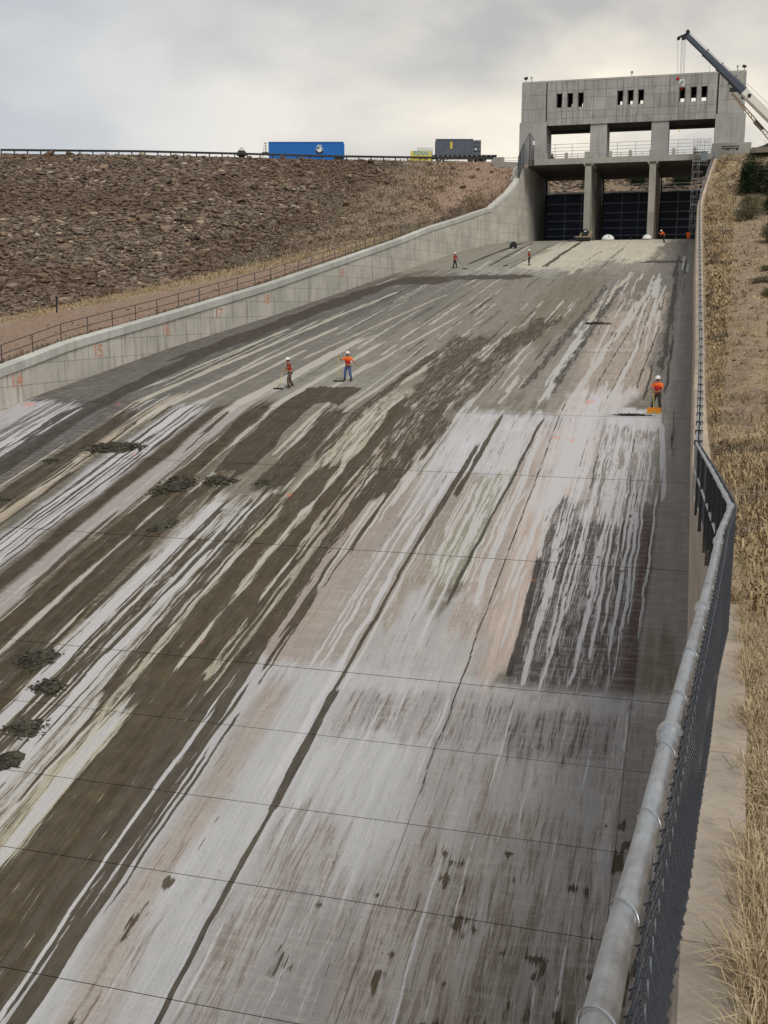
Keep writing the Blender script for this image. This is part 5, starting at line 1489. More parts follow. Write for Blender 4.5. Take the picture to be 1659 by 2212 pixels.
MB().bar((x + 2.2, y, 21.55), (x + 3.0, y - .1, 21.2), .1, .1).box((x - 1.5, y - .2, 21.6), (x - 1.25, y + .2, 21.95)).box((x + 1.1, y - .2, 21.6), (x + 1.6, y + .2, 22.0)).build('bracket', M_DARK, pu)

dc, L2 = container('shipping_container', (-39.9, 170.6), (-34.25, 172.2), 22.55, 2.45, 2.4, M_SLATE, 'dark grey shipping container with a yellow stripe on a flatbed trailer')
MB().box((2.25, -.02, .95), (2.62, .03, 2.0)).build('yellow_panel', M_YELLOW, dc)
MB().box((L2 + .02, .3, .02), (L2 + 1.25, .38, 2.3)).build('open_door', M_SLATE, dc)
for z in (.6, 1.3, 1.9): MB().box((L2 + .04, .25, z), (L2 + 1.2, .3, z + .05)).build('door_rib', M_DARK, dc)
MB().box((L2 + .3, .24, .8), (L2 + .55, .29, 1.1)).build('door_label', M_WHITE, dc)
tr = thing('flatbed_trailer', (-36, 171.2, 21.4), 'low dark flatbed trailer under the grey container on the crest', 'trailer', rotz=math.atan2(1.6, 5.65))
MB().box((-4.6, -.4, .88), (5.6, 2.1, 1.1)).box((-4.6, .2, .62), (5.6, .35, .88)).box((-4.6, 1.3, .62), (5.6, 1.45, .88)).build('deck', M_DARK, tr)
for i in range(13): MB().box((-4.4 + i * .75, -.46, .86), (-4.2 + i * .75, -.402, 1.02)).build('stake_pocket', M_GALV2, tr)
for x in (-3.4, -2.4, 1.6, 2.6, 3.6):
    for y in (-.3, 1.7): 
        wq = MB().tube((x, y, .42), (x, y + .28, .42), .42, n=16).build('wheel', M_BLACK, tr, bevel=.03)
        MB().tube((x, y - .02, .42), (x, y + .30, .42), .2, n=10).build('rim', M_GALV2, wq)
ta = MB().tube((-38.2, 169.4, 21.5), (-36.2, 169.9, 21.5), .14, .2, 8).build('white_roll', M_WHITE); props(ta, 'white rolled sheet lying under the trailer at the crest', 'roll')
bn = thing('banner', (-43.4, 168.6, 21.4), 'yellow cloth banner with blue and black letters reading PENN HYDRO on the crest', 'banner', rotz=math.atan2(.8, 3.0))
MB().add([(-.25, .0, .2), (3.45, .0, .2), (3.1, .18, 1.7), (.05, .18, 1.7), (-.25, .06, .2), (3.45, .06, .2), (3.1, .24, 1.7), (.05, .24, 1.7)],
         [(0, 1, 2, 3), (7, 6, 5, 4), (0, 4, 5, 1), (3, 2, 6, 7), (1, 5, 6, 2), (0, 3, 7, 4)]).build('cloth', M_YELLOW, bn)
M_SKYB = plain('sky_blue_print', (62, 160, 206), .6, 0, .08, 3)
M_CREAMP = plain('white_print', (226, 226, 206), .6, 0, .05, 3)
MB().add([(.35, .012, .28), (2.75, .012, .28), (2.68, .08, .82), (.42, .08, .82), (.35, .025, .28), (2.75, .025, .28), (2.68, .095, .82), (.42, .095, .82)], [(0, 1, 2, 3), (7, 6, 5, 4), (0, 4, 5, 1), (3, 2, 6, 7), (1, 5, 6, 2), (0, 3, 7, 4)]).build('light_patch', M_CREAMP, bn)
text_mesh('lettering', 'PENN', .92, M_SKYB, (1.6, .10, 1.32), (R(83), 0, 0), bn, .02)
text_mesh('lettering', 'HYDRO', .66, M_DARK, (1.58, .02, .62), (R(83), 0, 0), bn, .02)
for i in (0, 1):
    lb = ['left wire-caged tote above the yellow banner', 'right wire-caged tote above the yellow banner, whiter of the two'][i]
    x0 = .45 + i * 1.25
    o = thing('caged_tote', (-43.0, 169.3, 22.6), lb, 'tote', 'caged totes above the banner', rotz=math.atan2(.8, 3.0))
    MB().box((x0, 0, -.6), (x0 + 1.15, 1.0, -.05)).build('pallet', M_DARK, o)
    MB().box((x0 + .08, .08, -.03), (x0 + 1.07, .92, .32 if i == 0 else .62)).build('bottle', M_GALV2 if i == 0 else M_GLASS, o, bevel=.05)
    mb = MB()
    for z in (0, .35, .7, 1.0): mb.box((x0, -.02, z), (x0 + 1.15, .0, z + .035)).box((x0, 1.0, z), (x0 + 1.15, 1.02, z + .035))
    for q in range(5): mb.box((x0 + q * .28, -.045, -.05), (x0 + q * .28 + .03, -.021, 1.05)).box((x0 + q * .28, 1.021, -.05), (x0 + q * .28 + .03, 1.045, 1.05))
    mb.build('cage', M_GALV2, o)

# dark covered heap at the right end of the crest
hp = thing('covered_heap', (9.6, 171, 21.1), 'black tarpaulin-covered heap with wire hoops at the right edge of the crest', 'heap')
MB().blob((10.6, 171.5, 21.3), (3.1, 1.6, 1.35), 16, 9, .12, 3, flat=True).build('tarpaulin', M_DARK, hp)
MB().blob((11.0, 170.3, 21.5), (1.8, .7, .5), 12, 7, .15, 5).build('grey_fold', M_SLATE, hp)
for x in (9.0, 9.9, 10.7): MB().path([(x + .16 * math.cos(a), 171.3, 22.3 + (.0 if 0 < a < math.pi else 0) + .75 * abs(math.sin(a)) ** .4) for a in np.linspace(0, math.pi, 9)], .018, 4).build('hoop', M_GALV2, hp)
MB().tube((11.5, 171.3, 22.3), (11.6, 171.3, 23.3), .07, .05, 6).build('orange_stake', plain('rust_orange', (196, 112, 52), .7, 0, .1, 4), hp)

# small plant on the bridge deck
pb = thing('winch', (-21.0, 164.9, 20.56), 'small dark winch on the bridge deck in the left bay', 'winch')
MB().box((-21.35, 164.7, 20.56), (-20.65, 165.05, 20.85)).build('frame', M_DARK, pb)
MB().tube((-21.2, 164.87, 21.0), (-20.8, 164.87, 21.0), .2, n=10).build('drum', M_DARK, pb)
MB().box((-21.05, 164.8, 21.15), (-20.9, 164.95, 21.5)).build('lever', M_DARK, pb)

# ---------------------------------------------------------------- crane
cr_ = thing('mobile_crane', (17, 166, 21.2), 'mobile crane whose dark telescoping boom crosses the right corner of the gate house', 'crane')
TIP = Vector((-2.655, 165.500, 36.665)); BB = Vector((5.449, 165.500, 28.873)); CC = Vector((8.169, 165.500, 26.195))
ax_ = (CC - TIP).normalized()
LB = (BB - TIP).length
def boom(p, q, w_, h_, mat, nm):
    n_ = Vector((0, 1, 0)); u = ax_.cross(n_).normalized()
    if u.z < 0: u = -u
    out = [(-.5, -.32), (-.32, -.5), (.32, -.5), (.5, -.32), (.5, .32), (.32, .5), (-.32, .5), (-.5, .32)]
    V = [c + n_ * a * w_ + u * b * h_ for c in (p, q) for a, b in out]
    return MB().add(V, [tuple(range(8))[::-1], tuple(range(8, 16))] + [(i, (i + 1) % 8, 8 + (i + 1) % 8, 8 + i) for i in range(8)]).build(nm, mat, cr_)
M_BOOM = plain('slate_boom', (80, 84, 96), .45, .2, .12, 1.0)
M_CREAMY = plain('white_boom', (226, 224, 212), .4, .05, .06, 1.0)
uvec = Vector((0, 1, 0)).cross(ax_).normalized()
if uvec.z < 0: uvec = -uvec
for k, (a, b) in enumerate(((0, .32), (.32, .57), (.57, .80), (.80, 1.03))):
    w_ = .62 + k * .13
    boom(TIP + ax_ * LB * a, TIP + ax_ * LB * b, w_, w_ * 1.18, M_BOOM, 'boom_section')
    e = TIP + ax_ * LB * b
    if k < 3:
        MB().bar(e + uvec * w_ * .6 - ax_ * .1, e + uvec * (w_ * .6 + .35) - ax_ * .05, .07, .12).build('rope_guide', M_DARK, cr_)
        MB().bar(e - uvec * (w_ * .6) - ax_ * .05, e - uvec * (w_ * .6 + .18) - ax_ * .05, .2, .14).build('guide_pad', M_DARK, cr_)
END = CC + ax_ * 7.5
boom(BB, END, 1.14, 1.4, M_CREAMY, 'base_section')
MB().path([TIP + uvec * .55 - ax_ * .1, TIP + uvec * .62 + ax_ * LB * .5, BB + uvec * .95], .03, 5).build('hoist_rope', M_GALV2, cr_)
MB().path([BB + uvec * .95, END + uvec * 1.1], .03, 5).build('hoist_rope', M_GALV2, cr_)
MB().tube(TIP + Vector((.1, -.3, .45)), TIP + Vector((.1, .3, .45)), .28, n=12).tube(TIP + Vector((-.45, -.25, -.25)), TIP + Vector((-.45, .25, -.25)), .3, n=12).build('sheave', M_DARK, cr_)
MB().bar(TIP + Vector((.2, 0, .3)), TIP + Vector((-1.1, 0, -.15)), .3, .22).bar(TIP + Vector((.3, 0, 0)), TIP + Vector((-.5, 0, -.3)), .42, .5).build('boom_head', M_DARK, cr_)
MB().tube(TIP + Vector((-1.12, -.12, -.3)), TIP + Vector((-1.12, .12, -.3)), .24, n=12).build('sheave', M_DARK, cr_)
MB().tube(BB + ax_ * 1.0 + Vector((0, -.66, 0)), BB + ax_ * 1.0 + Vector((0, .66, 0)), .26, n=12).build('pivot_pin', M_DARK, cr_)
# stowed lattice jib under the white section
J0, J1 = BB - uvec * 1.15 - ax_ * 1.1, BB - uvec * 1.75 + ax_ * 8.2
mb = MB()
N_ = 14
for sx_ in (-.28, .28):
    for su in (0, -.55): mb.tube(J0 + Vector((0, sx_, 0)) + uvec * su * .3, J1 + Vector((0, sx_, 0)) + uvec * su, .045, n=5)
for i in range(N_):
    a = J0.lerp(J1, i / N_); b = J0.lerp(J1, (i + 1) / N_); u0 = -.55 * (.3 + .7 * i / N_); u1 = -.55 * (.3 + .7 * (i + 1) / N_)
    for sx_ in (-.28, .28): mb.tube(a + Vector((0, sx_, 0)) + (uvec * u0 if i % 2 else uvec * 0), b + Vector((0, sx_, 0)) + (uvec * u1 if i % 2 == 0 else uvec * 0), .025, n=4)
    mb.tube(a + Vector((0, -.28, 0)) + uvec * u0, b + Vector((0, .28, 0)) + uvec * u1, .025, n=4)
mb.build('lattice_jib', plain('tan_steel', (158, 136, 108), .6, .2, .15, 3), cr_)
MB().bar(J0 - ax_ * .5, J0 + ax_ * .5 + uvec * .9, .7, .5).tube(J0 + ax_ * 1.6 + uvec * .5 + Vector((0, -.4, 0)), J0 + ax_ * 1.6 + uvec * .5 + Vector((0, .4, 0)), .22, n=8).build('jib_bracket', M_DARK, cr_)
MB().bar(J0.lerp(J1, .55) - uvec * .3, J0.lerp(J1, .72) - uvec * .25, .6, .5).build('jib_bracket', M_DARK, cr_)
# carrier, outside the frame
MB().box((13.2, 165.0, 21.9), (24.5, 168.0, 22.6)).build('carrier', M_DARK, cr_)
MB().box((14.2, 165.0, 22.6), (17.2, 167.6, 24.2)).build('upper_house', M_CREAMY, cr_, bevel=.1)
MB().box((22.2, 165.0, 22.6), (24.4, 168.0, 24.4)).build('cab', M_CREAMY, cr_, bevel=.15)
for x in (14.4, 16.0, 20.6, 22.4):
    for y in (164.9, 167.6):
        wq = MB().tube((x, y, 21.85), (x, y + .45, 21.85), .65, n=18).build('wheel', M_BLACK, cr_, bevel=.04)
        MB().tube((x, y - .02, 21.85), (x, y + .47, 21.85), .3, n=10).build('rim', M_GALV2, wq)
# hook block and ropes
blk = Vector((-3.013, 165.300, 30.325))
hb = thing('hook_block', blk, 'white hook block with black stripes and a red hook hanging before the gate house', 'hook block')
for dx in (-.28, -.12, .12, .3): MB().tube((TIP.x - .45 + dx * .9, 165.3, TIP.z - .35), (blk.x + dx, 165.3, blk.z + .45), .022, n=4, caps=False).build('rope', M_GALV2, hb)
MB().prism([(blk.x - .3, blk.z - .35), (blk.x - .38, blk.z + .2), (blk.x - .3, blk.z + .5), (blk.x + .35, blk.z + .5), (blk.x + .4, blk.z + .2), (blk.x + .3, blk.z - .35)], 165.15, 165.45, 'y').build('cheek_plate', M_WHITE, hb, bevel=.03)
for q in (-.12, .14): MB().prism([(blk.x - .28, blk.z - .2 + q), (blk.x - .28, blk.z - .07 + q), (blk.x + .25, blk.z + .28 + q), (blk.x + .25, blk.z + .15 + q)], 165.12, 165.149, 'y').build('stripe', M_DARK, hb)
MB().path([(blk.x + .0, 165.3, blk.z - .35), (blk.x, 165.3, blk.z - .6), (blk.x + .14, 165.3, blk.z - .75), (blk.x, 165.3, blk.z - .92), (blk.x - .14, 165.3, blk.z - .8)], .06, 6).build('hook', M_RED, hb)
e = Vector((-3.019, 165.300, 23.840))
MB().tube((blk.x - .1, 165.3, blk.z - .8), (e.x, 165.3, e.z + .3), .022, n=4).build('sling', M_DARK, hb)
MB().tube((e.x, 165.3, e.z + .35), (e.x, 165.3, e.z - .05), .05, .08, 6).build('shackle', M_YELLOW, hb)
bl = Vector((-3.613, 165.200, 30.956))
ob = thing('headache_ball', bl, 'small red headache ball on a single line left of the hook block', 'crane ball')
MB().tube((TIP.x - 1.3, 165.2, TIP.z - .4), (bl.x, 165.2, bl.z + .25), .02, n=4).build('rope', M_GALV2, ob)
MB().blob((bl.x, 165.2, bl.z), (.22, .22, .28), 10, 7).build('ball', M_RED, ob, smooth=True)

# ---------------------------------------------------------------- scaffold stair by the right wall
sc_ = thing('scaffold_tower', (-.5, 163, 9), 'grey scaffold stair tower standing in the corner beside the right gate', 'scaffold')
X0, X1, Y0, Y1 = -.95, -.05, 162.3, 163.7
for x in (X0, X1):
    for y in (Y0, Y1): MB().tube((x, y, 9.0), (x, y, 22.35), .03, n=6).build('standard', M_GALV2, sc_)
for x in (.55, 1.15):
    for y in (Y0, Y1): MB().tube((x, y, 20.6), (x, y, 22.3), .03, n=6).build('standard', M_GALV2, sc_)
for z in (9.6, 10.7, 11.9, 13.0, 13.35, 13.6, 14.6, 16.9, 17.9, 18.9, 19.3, 19.9, 20.6, 21.1, 21.6, 22.1):
    xr = X1 if z < 16.5 else (.5 if z < 18.8 else 1.15)
    mb = MB()
    for y in (Y0, Y1): mb.tube((X0, y, z), (xr, y, z), .025, n=5)
    for x in (X0, X1): mb.tube((x, Y0, z), (x, Y1, z), .025, n=5)
    mb.build('ledger', M_GALV2, sc_)
for z in (13.4, 16.95, 19.35, 20.6): MB().box((X0, Y0, z + .03), (X1 if z < 16 else 1.0, Y1, z + .08)).build('platform', M_GALV2, sc_)
for i, (za, zb) in enumerate(((9.2, 11.2), (11.2, 13.4), (13.4, 15.2), (15.2, 16.95), (16.95, 19.3), (19.3, 20.6))):
    a, b = (Y0 + .1, Y1 - .1) if i % 2 else (Y1 - .1, Y0 + .1)
    MB().bar((-.72, a, za), (-.72, b, zb), .05, .12).bar((-.28, a, za), (-.28, b, zb), .05, .12).build('stair_stringer', M_GALV2, sc_)
    MB().tube((X0, Y0, za), (X1, Y0, zb), .018, n=4).build('brace', M_GALV2, sc_)
M_NET = plain('teal_netting', (112, 124, 126), .7, 0, .15, 3)
MB().box((.15, Y0 - .05, 19.4), (1.0, Y0 - .03, 20.5)).build('netting', M_NET, sc_)
MB().bar((.5, Y0, 21.6), (1.1, Y0, 22.3), .03, .03).build('brace', M_GALV2, sc_)
oc = thing('orange_bin', (-1.0, 162.8, 9.0), 'small orange bin at the foot of the scaffold stair', 'bin')
MB().prism([(-1.22, 8.85), (-1.28, 9.6), (-.78, 9.6), (-.84, 8.85)], 162.0, 162.25, 'y').build('body', M_ORANGE, oc)
MB().box((-1.32, 161.97, 9.6), (-.74, 162.28, 9.68)).build('rim', M_ORANGE, oc)

# ---------------------------------------------------------------- plant on the crest of the chute
zc = float(ZF(161.5))
lo = thing('tracked_loader', (-15.8, 161.3, zc), 'low tracked loader with black hood and tan arms by the left pier foot', 'loader')
M_TAN = plain('tan_paint', (168, 148, 112), .5, .1, .12, 3)
def L_(x, y, z): return (-15.8 + x, 161.3 + y, zc + z)
for y in (-.75, .55):
    MB().prism([(-1.05, .12), (-.85, 0), (.95, 0), (1.15, .15), (1.15, .32), (.95, .45), (-.85, .45), (-1.05, .3)], 0, .3, 'y')
    mb = MB(); mb.prism([(-15.8 + a, zc + b) for a, b in [(-.95, .14), (-.75, .01), (1.0, .01), (1.2, .16), (1.2, .34), (1.0, .48), (-.75, .48), (-.95, .32)]], 161.3 + y, 161.3 + y + .28, 'y')
    mb.build('track', M_BLACK, lo)
MB().box(L_(-1.0, -.78, .5), L_(1.25, .85, .62)).build('deck', M_TAN, lo)
MB().box(L_(-.95, -.5, .2), L_(1.1, .5, .5)).build('undercarriage', M_DARK, lo)
MB().prism([(-15.8 + a, zc + b) for a, b in [(-.05, .62), (.95, .62), (.88, 1.35), (.7, 1.62), (.2, 1.66), (.05, 1.4)]], 160.85, 161.75, 'y').build('engine_hood', M_DARK, lo, bevel=.06)
MB().prism([(-15.8 + a, zc + b) for a, b in [(.28, 1.28), (.62, 1.28), (.6, 1.46), (.32, 1.46)]], 160.83, 160.849, 'y').build('hood_sticker', M_GLASS, lo)
MB().bar(L_(.85, -.55, .62), L_(1.35, -.55, 1.35), .1, .14).bar(L_(.85, .55, .62), L_(1.35, .55, 1.35), .1, .14).build('lift_arm', M_TAN, lo)
MB().bar(L_(-.35, -.5, .62), L_(-.1, -.5, 1.15), .1, .1).bar(L_(-.35, .5, .62), L_(-.1, .5, 1.15), .1, .1).build('lift_arm', M_TAN, lo)
MB().bar(L_(-1.0, -.3, .45), L_(-1.7, -.5, .1), .14, .14).build('tow_arm', M_DARK, lo)
wq = MB().tube(L_(-1.75, -.75, -.02), L_(-1.75, -.45, -.02), .26, n=14).build('front_wheel', M_BLACK, lo)
MB().tube(L_(-1.75, -.77, -.02), L_(-1.75, -.43, -.02), .1, n=8).build('rim', M_GALV2, wq)
MB().box(L_(1.5, -.4, .0), L_(1.6, -.3, .55)).build('rear_post', M_DARK, lo)

zp = float(ZF(149.8))
pc_ = thing('pump_cart', (-24.0, 149.8, zp), 'small black pump cart with a raised handle near the left wall, above the far workers', 'cart')
for x in (-24.25, -23.65):
    MB().tube((x, 149.45, zp + .22), (x, 149.6, zp + .22), .22, n=14).build('wheel', M_BLACK, pc_)
MB().box((-24.35, 149.5, zp + .25), (-23.55, 150.2, zp + .75)).build('engine', M_DARK, pc_, bevel=.06)
MB().box((-24.2, 149.6, zp + .75), (-23.7, 150.1, zp + .92)).build('tank', M_BLACK, pc_, bevel=.05)
MB().prism([(-24.85, zp + .95), (-24.35, zp + .95), (-24.4, zp + .4), (-24.55, zp + .35)], 149.6, 150.0, 'y').build('hopper', M_GALV2, pc_)
MB().bar((-24.4, 149.8, zp + .1), (-24.3, 149.8, zp + .5), .08, .08).build('leg', M_DARK, pc_)
for (x, r_, h_, lb, post) in ((-12.3, .92, .78, 'white covered mound with a dark peg, at the crest by the middle gate', True), (-6.75, .68, .66, 'smaller white covered mound at the crest beside the right pier', False)):
    zz = float(ZF(163.6)) + (.04 if r_ < .8 else .0)
    o = thing('covered_mound', (x, 163.2, zz), lb, 'mound', 'white mounds on the crest of the chute')
    MB().blob((x, 163.2, zz), (r_, .7, h_), 18, 10, .03, 4, flat=True).build('cover', M_WHITE, o, smooth=True)
    MB().tube((x + .2, 162.6, zz), (x + .2, 162.6, zz + h_ * (.85 if post else .2)), .05, n=6).build('peg', M_DARK, o)
bg_ = thing('small_bag', (-9.0, 163.3, float(ZF(163.3))), 'small black bag on the crest between the two white mounds', 'bag')
MB().blob((-9.0, 163.3, float(ZF(163.3)) + .12), (.16, .14, .2), 8, 6, .1, 2).build('sack', M_BLACK, bg_)
MB().tube((-9.0, 163.3, float(ZF(163.3)) + .3), (-9.0, 163.3, float(ZF(163.3)) + .42), .04, n=6).build('neck', M_BLACK, bg_)

# ---------------------------------------------------------------- clumps of wet mud and a broken pit
M_MUDC = plain('wet_mud_clod', (74, 70, 56), .85, 0, .3, 5, c2=(44, 42, 33))
def slope(y): return float(ZF(y + .2) - ZF(y - .2)) / .4
def pile(x, y, rx_, ry_, n, smax, label, skew=0.0, mat=M_MUDC, mound=.09):
    X = []; Y = []
    cl_ = [(RNG.uniform(-.75, .75), RNG.uniform(-.6, .6)) for _ in range(max(3, n // 30))]
    for i in range(n):
        c0 = cl_[i % len(cl_)]
        u = c0[0] + RNG.normal(0, .24); v = c0[1] + RNG.normal(0, .26)
        X.append(x + u * rx_ + skew * v * ry_); Y.append(y + v * ry_)
    X, Y = np.array(X), np.array(Y)
    d = ((X - x) / rx_) ** 2 + ((Y - y) / ry_) ** 2
    Z = ZF(Y) + np.clip(1 - d, 0, 1) * mound
    o = thing('mud_pile', (x, y, float(ZF(y))), label, 'mud pile', 'mud piles on the chute floor', local=True)
    mb = MB(); rr_ = random.Random(int(abs(x * 100))); nn = 22; V = [(0, 0, mound * .9)]
    for q_ in range(3):
        for k_ in range(nn):
            t_ = 2 * math.pi * k_ / nn; f_ = (.22, .45, .7)[q_] * rr_.uniform(.72, 1.1)
            px_, py_ = rx_ * f_ * math.cos(t_) + skew * ry_ * f_ * math.sin(t_), ry_ * f_ * math.sin(t_)
            V.append((px_, py_, float(ZF(y + py_) - ZF(y)) + (mound * (.8, .5, -.05)[q_]) * rr_.uniform(.6, 1.2)))
    mb.add(V, [(0, 1 + k_, 1 + (k_ + 1) % nn) for k_ in range(nn)] + [(1 + q_ * nn + k_, 1 + (q_ + 1) * nn + k_, 1 + (q_ + 1) * nn + (k_ + 1) % nn, 1 + q_ * nn + (k_ + 1) % nn) for q_ in range(2) for k_ in range(nn)])
    mb.build('mud_bed', mat, o)
    P = np.c_[X, Y, Z] - np.array([x, y, float(ZF(y))])
    scatter('mud_clod', P, RNG.uniform(.3, 1, n) ** 1.6 * smax * 1.0 * np.clip(1.25 - d * .5, .3, 1.2), mat, o, flat=.6, kind='stuff')
    return o
pile(-28.7, 49.7, 1.9, 1.0, 420, .34, 'largest dark mud pile on the floor, at the left')
pile(-31.3, 47.6, .55, .5, 60, .22, 'small mud pile left of and below the largest one')
pile(-30.8, 42.7, .6, .5, 70, .22, 'small mud pile cut by the left edge of the picture')
pile(-23.2, 45.3, 1.2, 1.6, 330, .24, 'long thin mud pile trailing down the pale stripe left of centre', .6)
pile(-21.2, 46.2, 1.0, .8, 230, .26, 'mud pile just right of the long trailing one, below the two workers')
pile(-18.9, 46.2, .7, .5, 60, .16, 'thin scatter of mud on the brown band right of the trailing piles')
pile(-21.6, 41.0, .7, 1.0, 90, .2, 'loose mud pile lying across the long joint at left')
pile(-21.0, 30.6, 1.0, 1.1, 190, .2, 'spread mud pile near the left edge, upper of the four near ones')
pile(-19.7, 29.0, .7, .6, 170, .22, 'dense mud pile near the left edge, darkest of the four near ones')
pile(-19.2, 26.9, .8, .7, 130, .18, 'mud pile at the left picture edge, third from above')
pile(-18.7, 25.4, .7, .7, 120, .17, 'mud pile at the left picture edge, lowest of all')
pile(-7.2, 86.5, 1.35, .3, 160, .22, 'thin ridge of olive mud high on the floor, right of centre', mound=.15)
pile(-2.7, 57.3, 1.35, .16, 200, .15, 'flat dark ridge of mud before the orange pusher', mound=.10)
pit = pile(-7.05, 18.3, .42, .28, 140, .14, 'broken brown lump of concrete at the bottom edge of the picture', mat=plain('broken_concrete', (132, 112, 88), .95, 0, .3, 7, c2=(74, 58, 42)), mound=.2)
pit['category'] = 'rubble'; del pit['group']

# ---------------------------------------------------------------- people
def skin(name, pts, edges, rad, mat, parent, sub=1):
    me = bpy.data.meshes.new(name)
    me.from_pydata([tuple(p) for p in pts], edges, [])
    me.materials.append(mat)
    o = bpy.data.objects.new(name, me); col.objects.link(o)
    md = o.modifiers.new('skin', 'SKIN'); md.use_smooth_shade = True
    if not me.skin_vertices: me.attributes.new('skin', 'FLOAT', 'POINT')
    for i, r_ in enumerate(rad):
        sv = me.skin_vertices[0].data[i]
        sv.radius = (r_, r_) if not isinstance(r_, tuple) else r_
        sv.use_root = (i == 0)
    o.modifiers.new('smooth', 'SUBSURF').levels = sub
    o.modifiers['smooth'].render_levels = sub
    if parent: o.parent = parent
    ORG[o.name] = Vector((0, 0, 0))
    return o
def V3(*a): return Vector(a)
def person(x, y, yaw, label, shirt, vest, trousers, pose, bare_arms=True, h=1.0):
    """local frame: +y is where the person faces, x to the person's right"""
    z = float(ZF(y))
    o = thing('person', (x, y, z - .01), label, 'person', 'workers on the chute', rotz=yaw, local=True)
    o.scale = (h * 1.1, h * 1.1, h)
    lean = pose.get('lean', 0.0)
    pel = V3(0, pose.get('py', 0), pose.get('pz', .93))
    up = V3(pose.get('sx', 0), math.sin(lean), math.cos(lean))
    chest = pel + up * .34; neck = pel + up * .56; head = neck + V3(0, math.sin(lean + pose.get('nod', 0)), math.cos(lean + pose.get('nod', 0))) * .17
    sh = {s: neck + up * -.07 + V3(s * .185, 0, 0) for s in (-1, 1)}
    hip = {s: pel + V3(s * .095, 0, -.02) for s in (-1, 1)}
    P = []; E = []; Rr = []
    def addp(p, r, par=None):
        P.append(p); Rr.append(r)
        if par is not None: E.append((par, len(P) - 1))
        return len(P) - 1
    a = addp(pel, (.13, .10)); b = addp(chest, (.14, .10), a); c = addp(neck - up * .03, (.085, .075), b); d = addp(neck + up * .05, .055, c)
    hd = addp(head - up * .03, (.07, .085), d); tp = addp(head + up * .07, (.075, .09), hd)
    fw = V3(0, math.cos(lean + pose.get('nod', 0)), -math.sin(lean + pose.get('nod', 0)))
    addp(head + fw * .105 - up * .03, .014, hd)                         # nose
    for s in (-1, 1): addp(head + V3(s * .082, 0, 0) - up * .01, .014, hd)    # ears
    for s in (-1, 1):
        el, ha = pose['arm'][s]
        el, ha = V3(*el), V3(*ha)
        q = addp(sh[s], .055, c); q2 = addp(el, .04, q); q3 = addp(ha, .027, q2)
        dr = (ha - el).normalized()
        pm = addp(ha + dr * .05, (.036, .022), q3)
        sd = dr.cross(V3(0, 0, 1)); sd = sd.normalized() if sd.length > .1 else V3(1, 0, 0)
        dn = dr.cross(sd).normalized() * -1
        for f, (off_, ln) in enumerate(((-.032, .062), (-.011, .072), (.011, .068), (.031, .054))):
            f1 = addp(ha + dr * (.085) + sd * off_, .0105, pm); f2 = addp(ha + dr * (.085 + ln * .6) + sd * off_ + dn * .018, .0095, f1)
            addp(ha + dr * (.085 + ln * .75) + sd * off_ + dn * .05, .008, f2)
        t1 = addp(ha + dr * .045 - sd * .045 + dn * .01, .012, pm); addp(ha + dr * .08 - sd * .06 + dn * .035, .010, t1)
        kn, an = pose['leg'][s]
        l1 = addp(hip[s], .08, a); l2 = addp(V3(*kn), .052, l1); addp(V3(*an) + V3(0, 0, .06), .038, l2)
    skin('body', P, E, Rr, M_SKIN, o)
    # trousers
    P = []; E = []; Rr = []
    a = addp(pel + up * .04, (.15, .115))
    for s in (-1, 1):
        kn, an = V3(*pose['leg'][s][0]), V3(*pose['leg'][s][1])
        l1 = addp(hip[s] - V3(0, 0, .06), (.105, .11), a); l2 = addp(kn, .082, l1); l3 = addp(kn.lerp(an, .5), .078, l2); addp(an + V3(0, 0, .06), .07, l3)
    skin('trousers', P, E, Rr, trousers, o)
    # shirt with sleeves
    P = []; E = []; Rr = []
    a = addp(pel + up * .0, (.155, .115)); b = addp(chest - up * .1, (.155, .12), a); c2_ = addp(chest + up * .08, (.175, .125), b); c = addp(neck - up * .05, (.10, .09), c2_); addp(neck + up * .0, .062, c)
    for s in (-1, 1):
        el, ha = V3(*pose['arm'][s][0]), V3(*pose['arm'][s][1])
        q = addp(sh[s], .075, c2_); q2 = addp(sh[s].lerp(el, .8), .06, q)
        if not bare_arms: q3 = addp(el, .055, q2); addp(el.lerp(ha, .85), .045, q3)
    skin('shirt', P, E, Rr, shirt, o)
    if vest:
        P = []; E = []; Rr = []
        a = addp(pel + up * .06, (.185, .148)); b = addp(chest - up * .08, (.188, .155), a); c = addp(chest + up * .10, (.19, .158), b)
        for s in (-1, 1): addp(neck + up * -.04 + V3(s * .11, 0, 0), .062, c)
        vv = skin('vest', P, E, Rr, vest, o)
        rt = MB()
        def hoop(cn, ax1, ax2, r1, r2):
            rt.path([cn + ax1 * math.cos(t) * r1 + ax2 * math.sin(t) * r2 for t in np.linspace(0, 2 * math.pi, 19)], .014, 5)
        hoop(pel + up * .1, V3(1, 0, 0), fw if lean > .6 else V3(0, 1, 0), .165, .128)
        rt.build('reflective_band', M_REFL, vv)
    # boots
    for s in (-1, 1):
        an = V3(*pose['leg'][s][1]); yw = pose.get('foot', {}).get(s, 0.0)
        f = V3(math.sin(yw), math.cos(yw), 0)
        g = V3(f.y, -f.x, 0)
        mb = MB(); out = [(-.085, 0, .042), (.19, 0, .045), (.2, .05, .042), (.1, .09, .04), (.05, .16, .042), (-.07, .16, .045), (-.09, .05, .04)]
        base_ = V3(an.x, an.y, 0) + V3(0, 0, an.z - .09)
        V = [base_ + f * q[0] + V3(0, 0, q[1]) - g * q[2] for q in out] + [base_ + f * q[0] + V3(0, 0, q[1]) + g * q[2] for q in out]
        n_ = len(out)
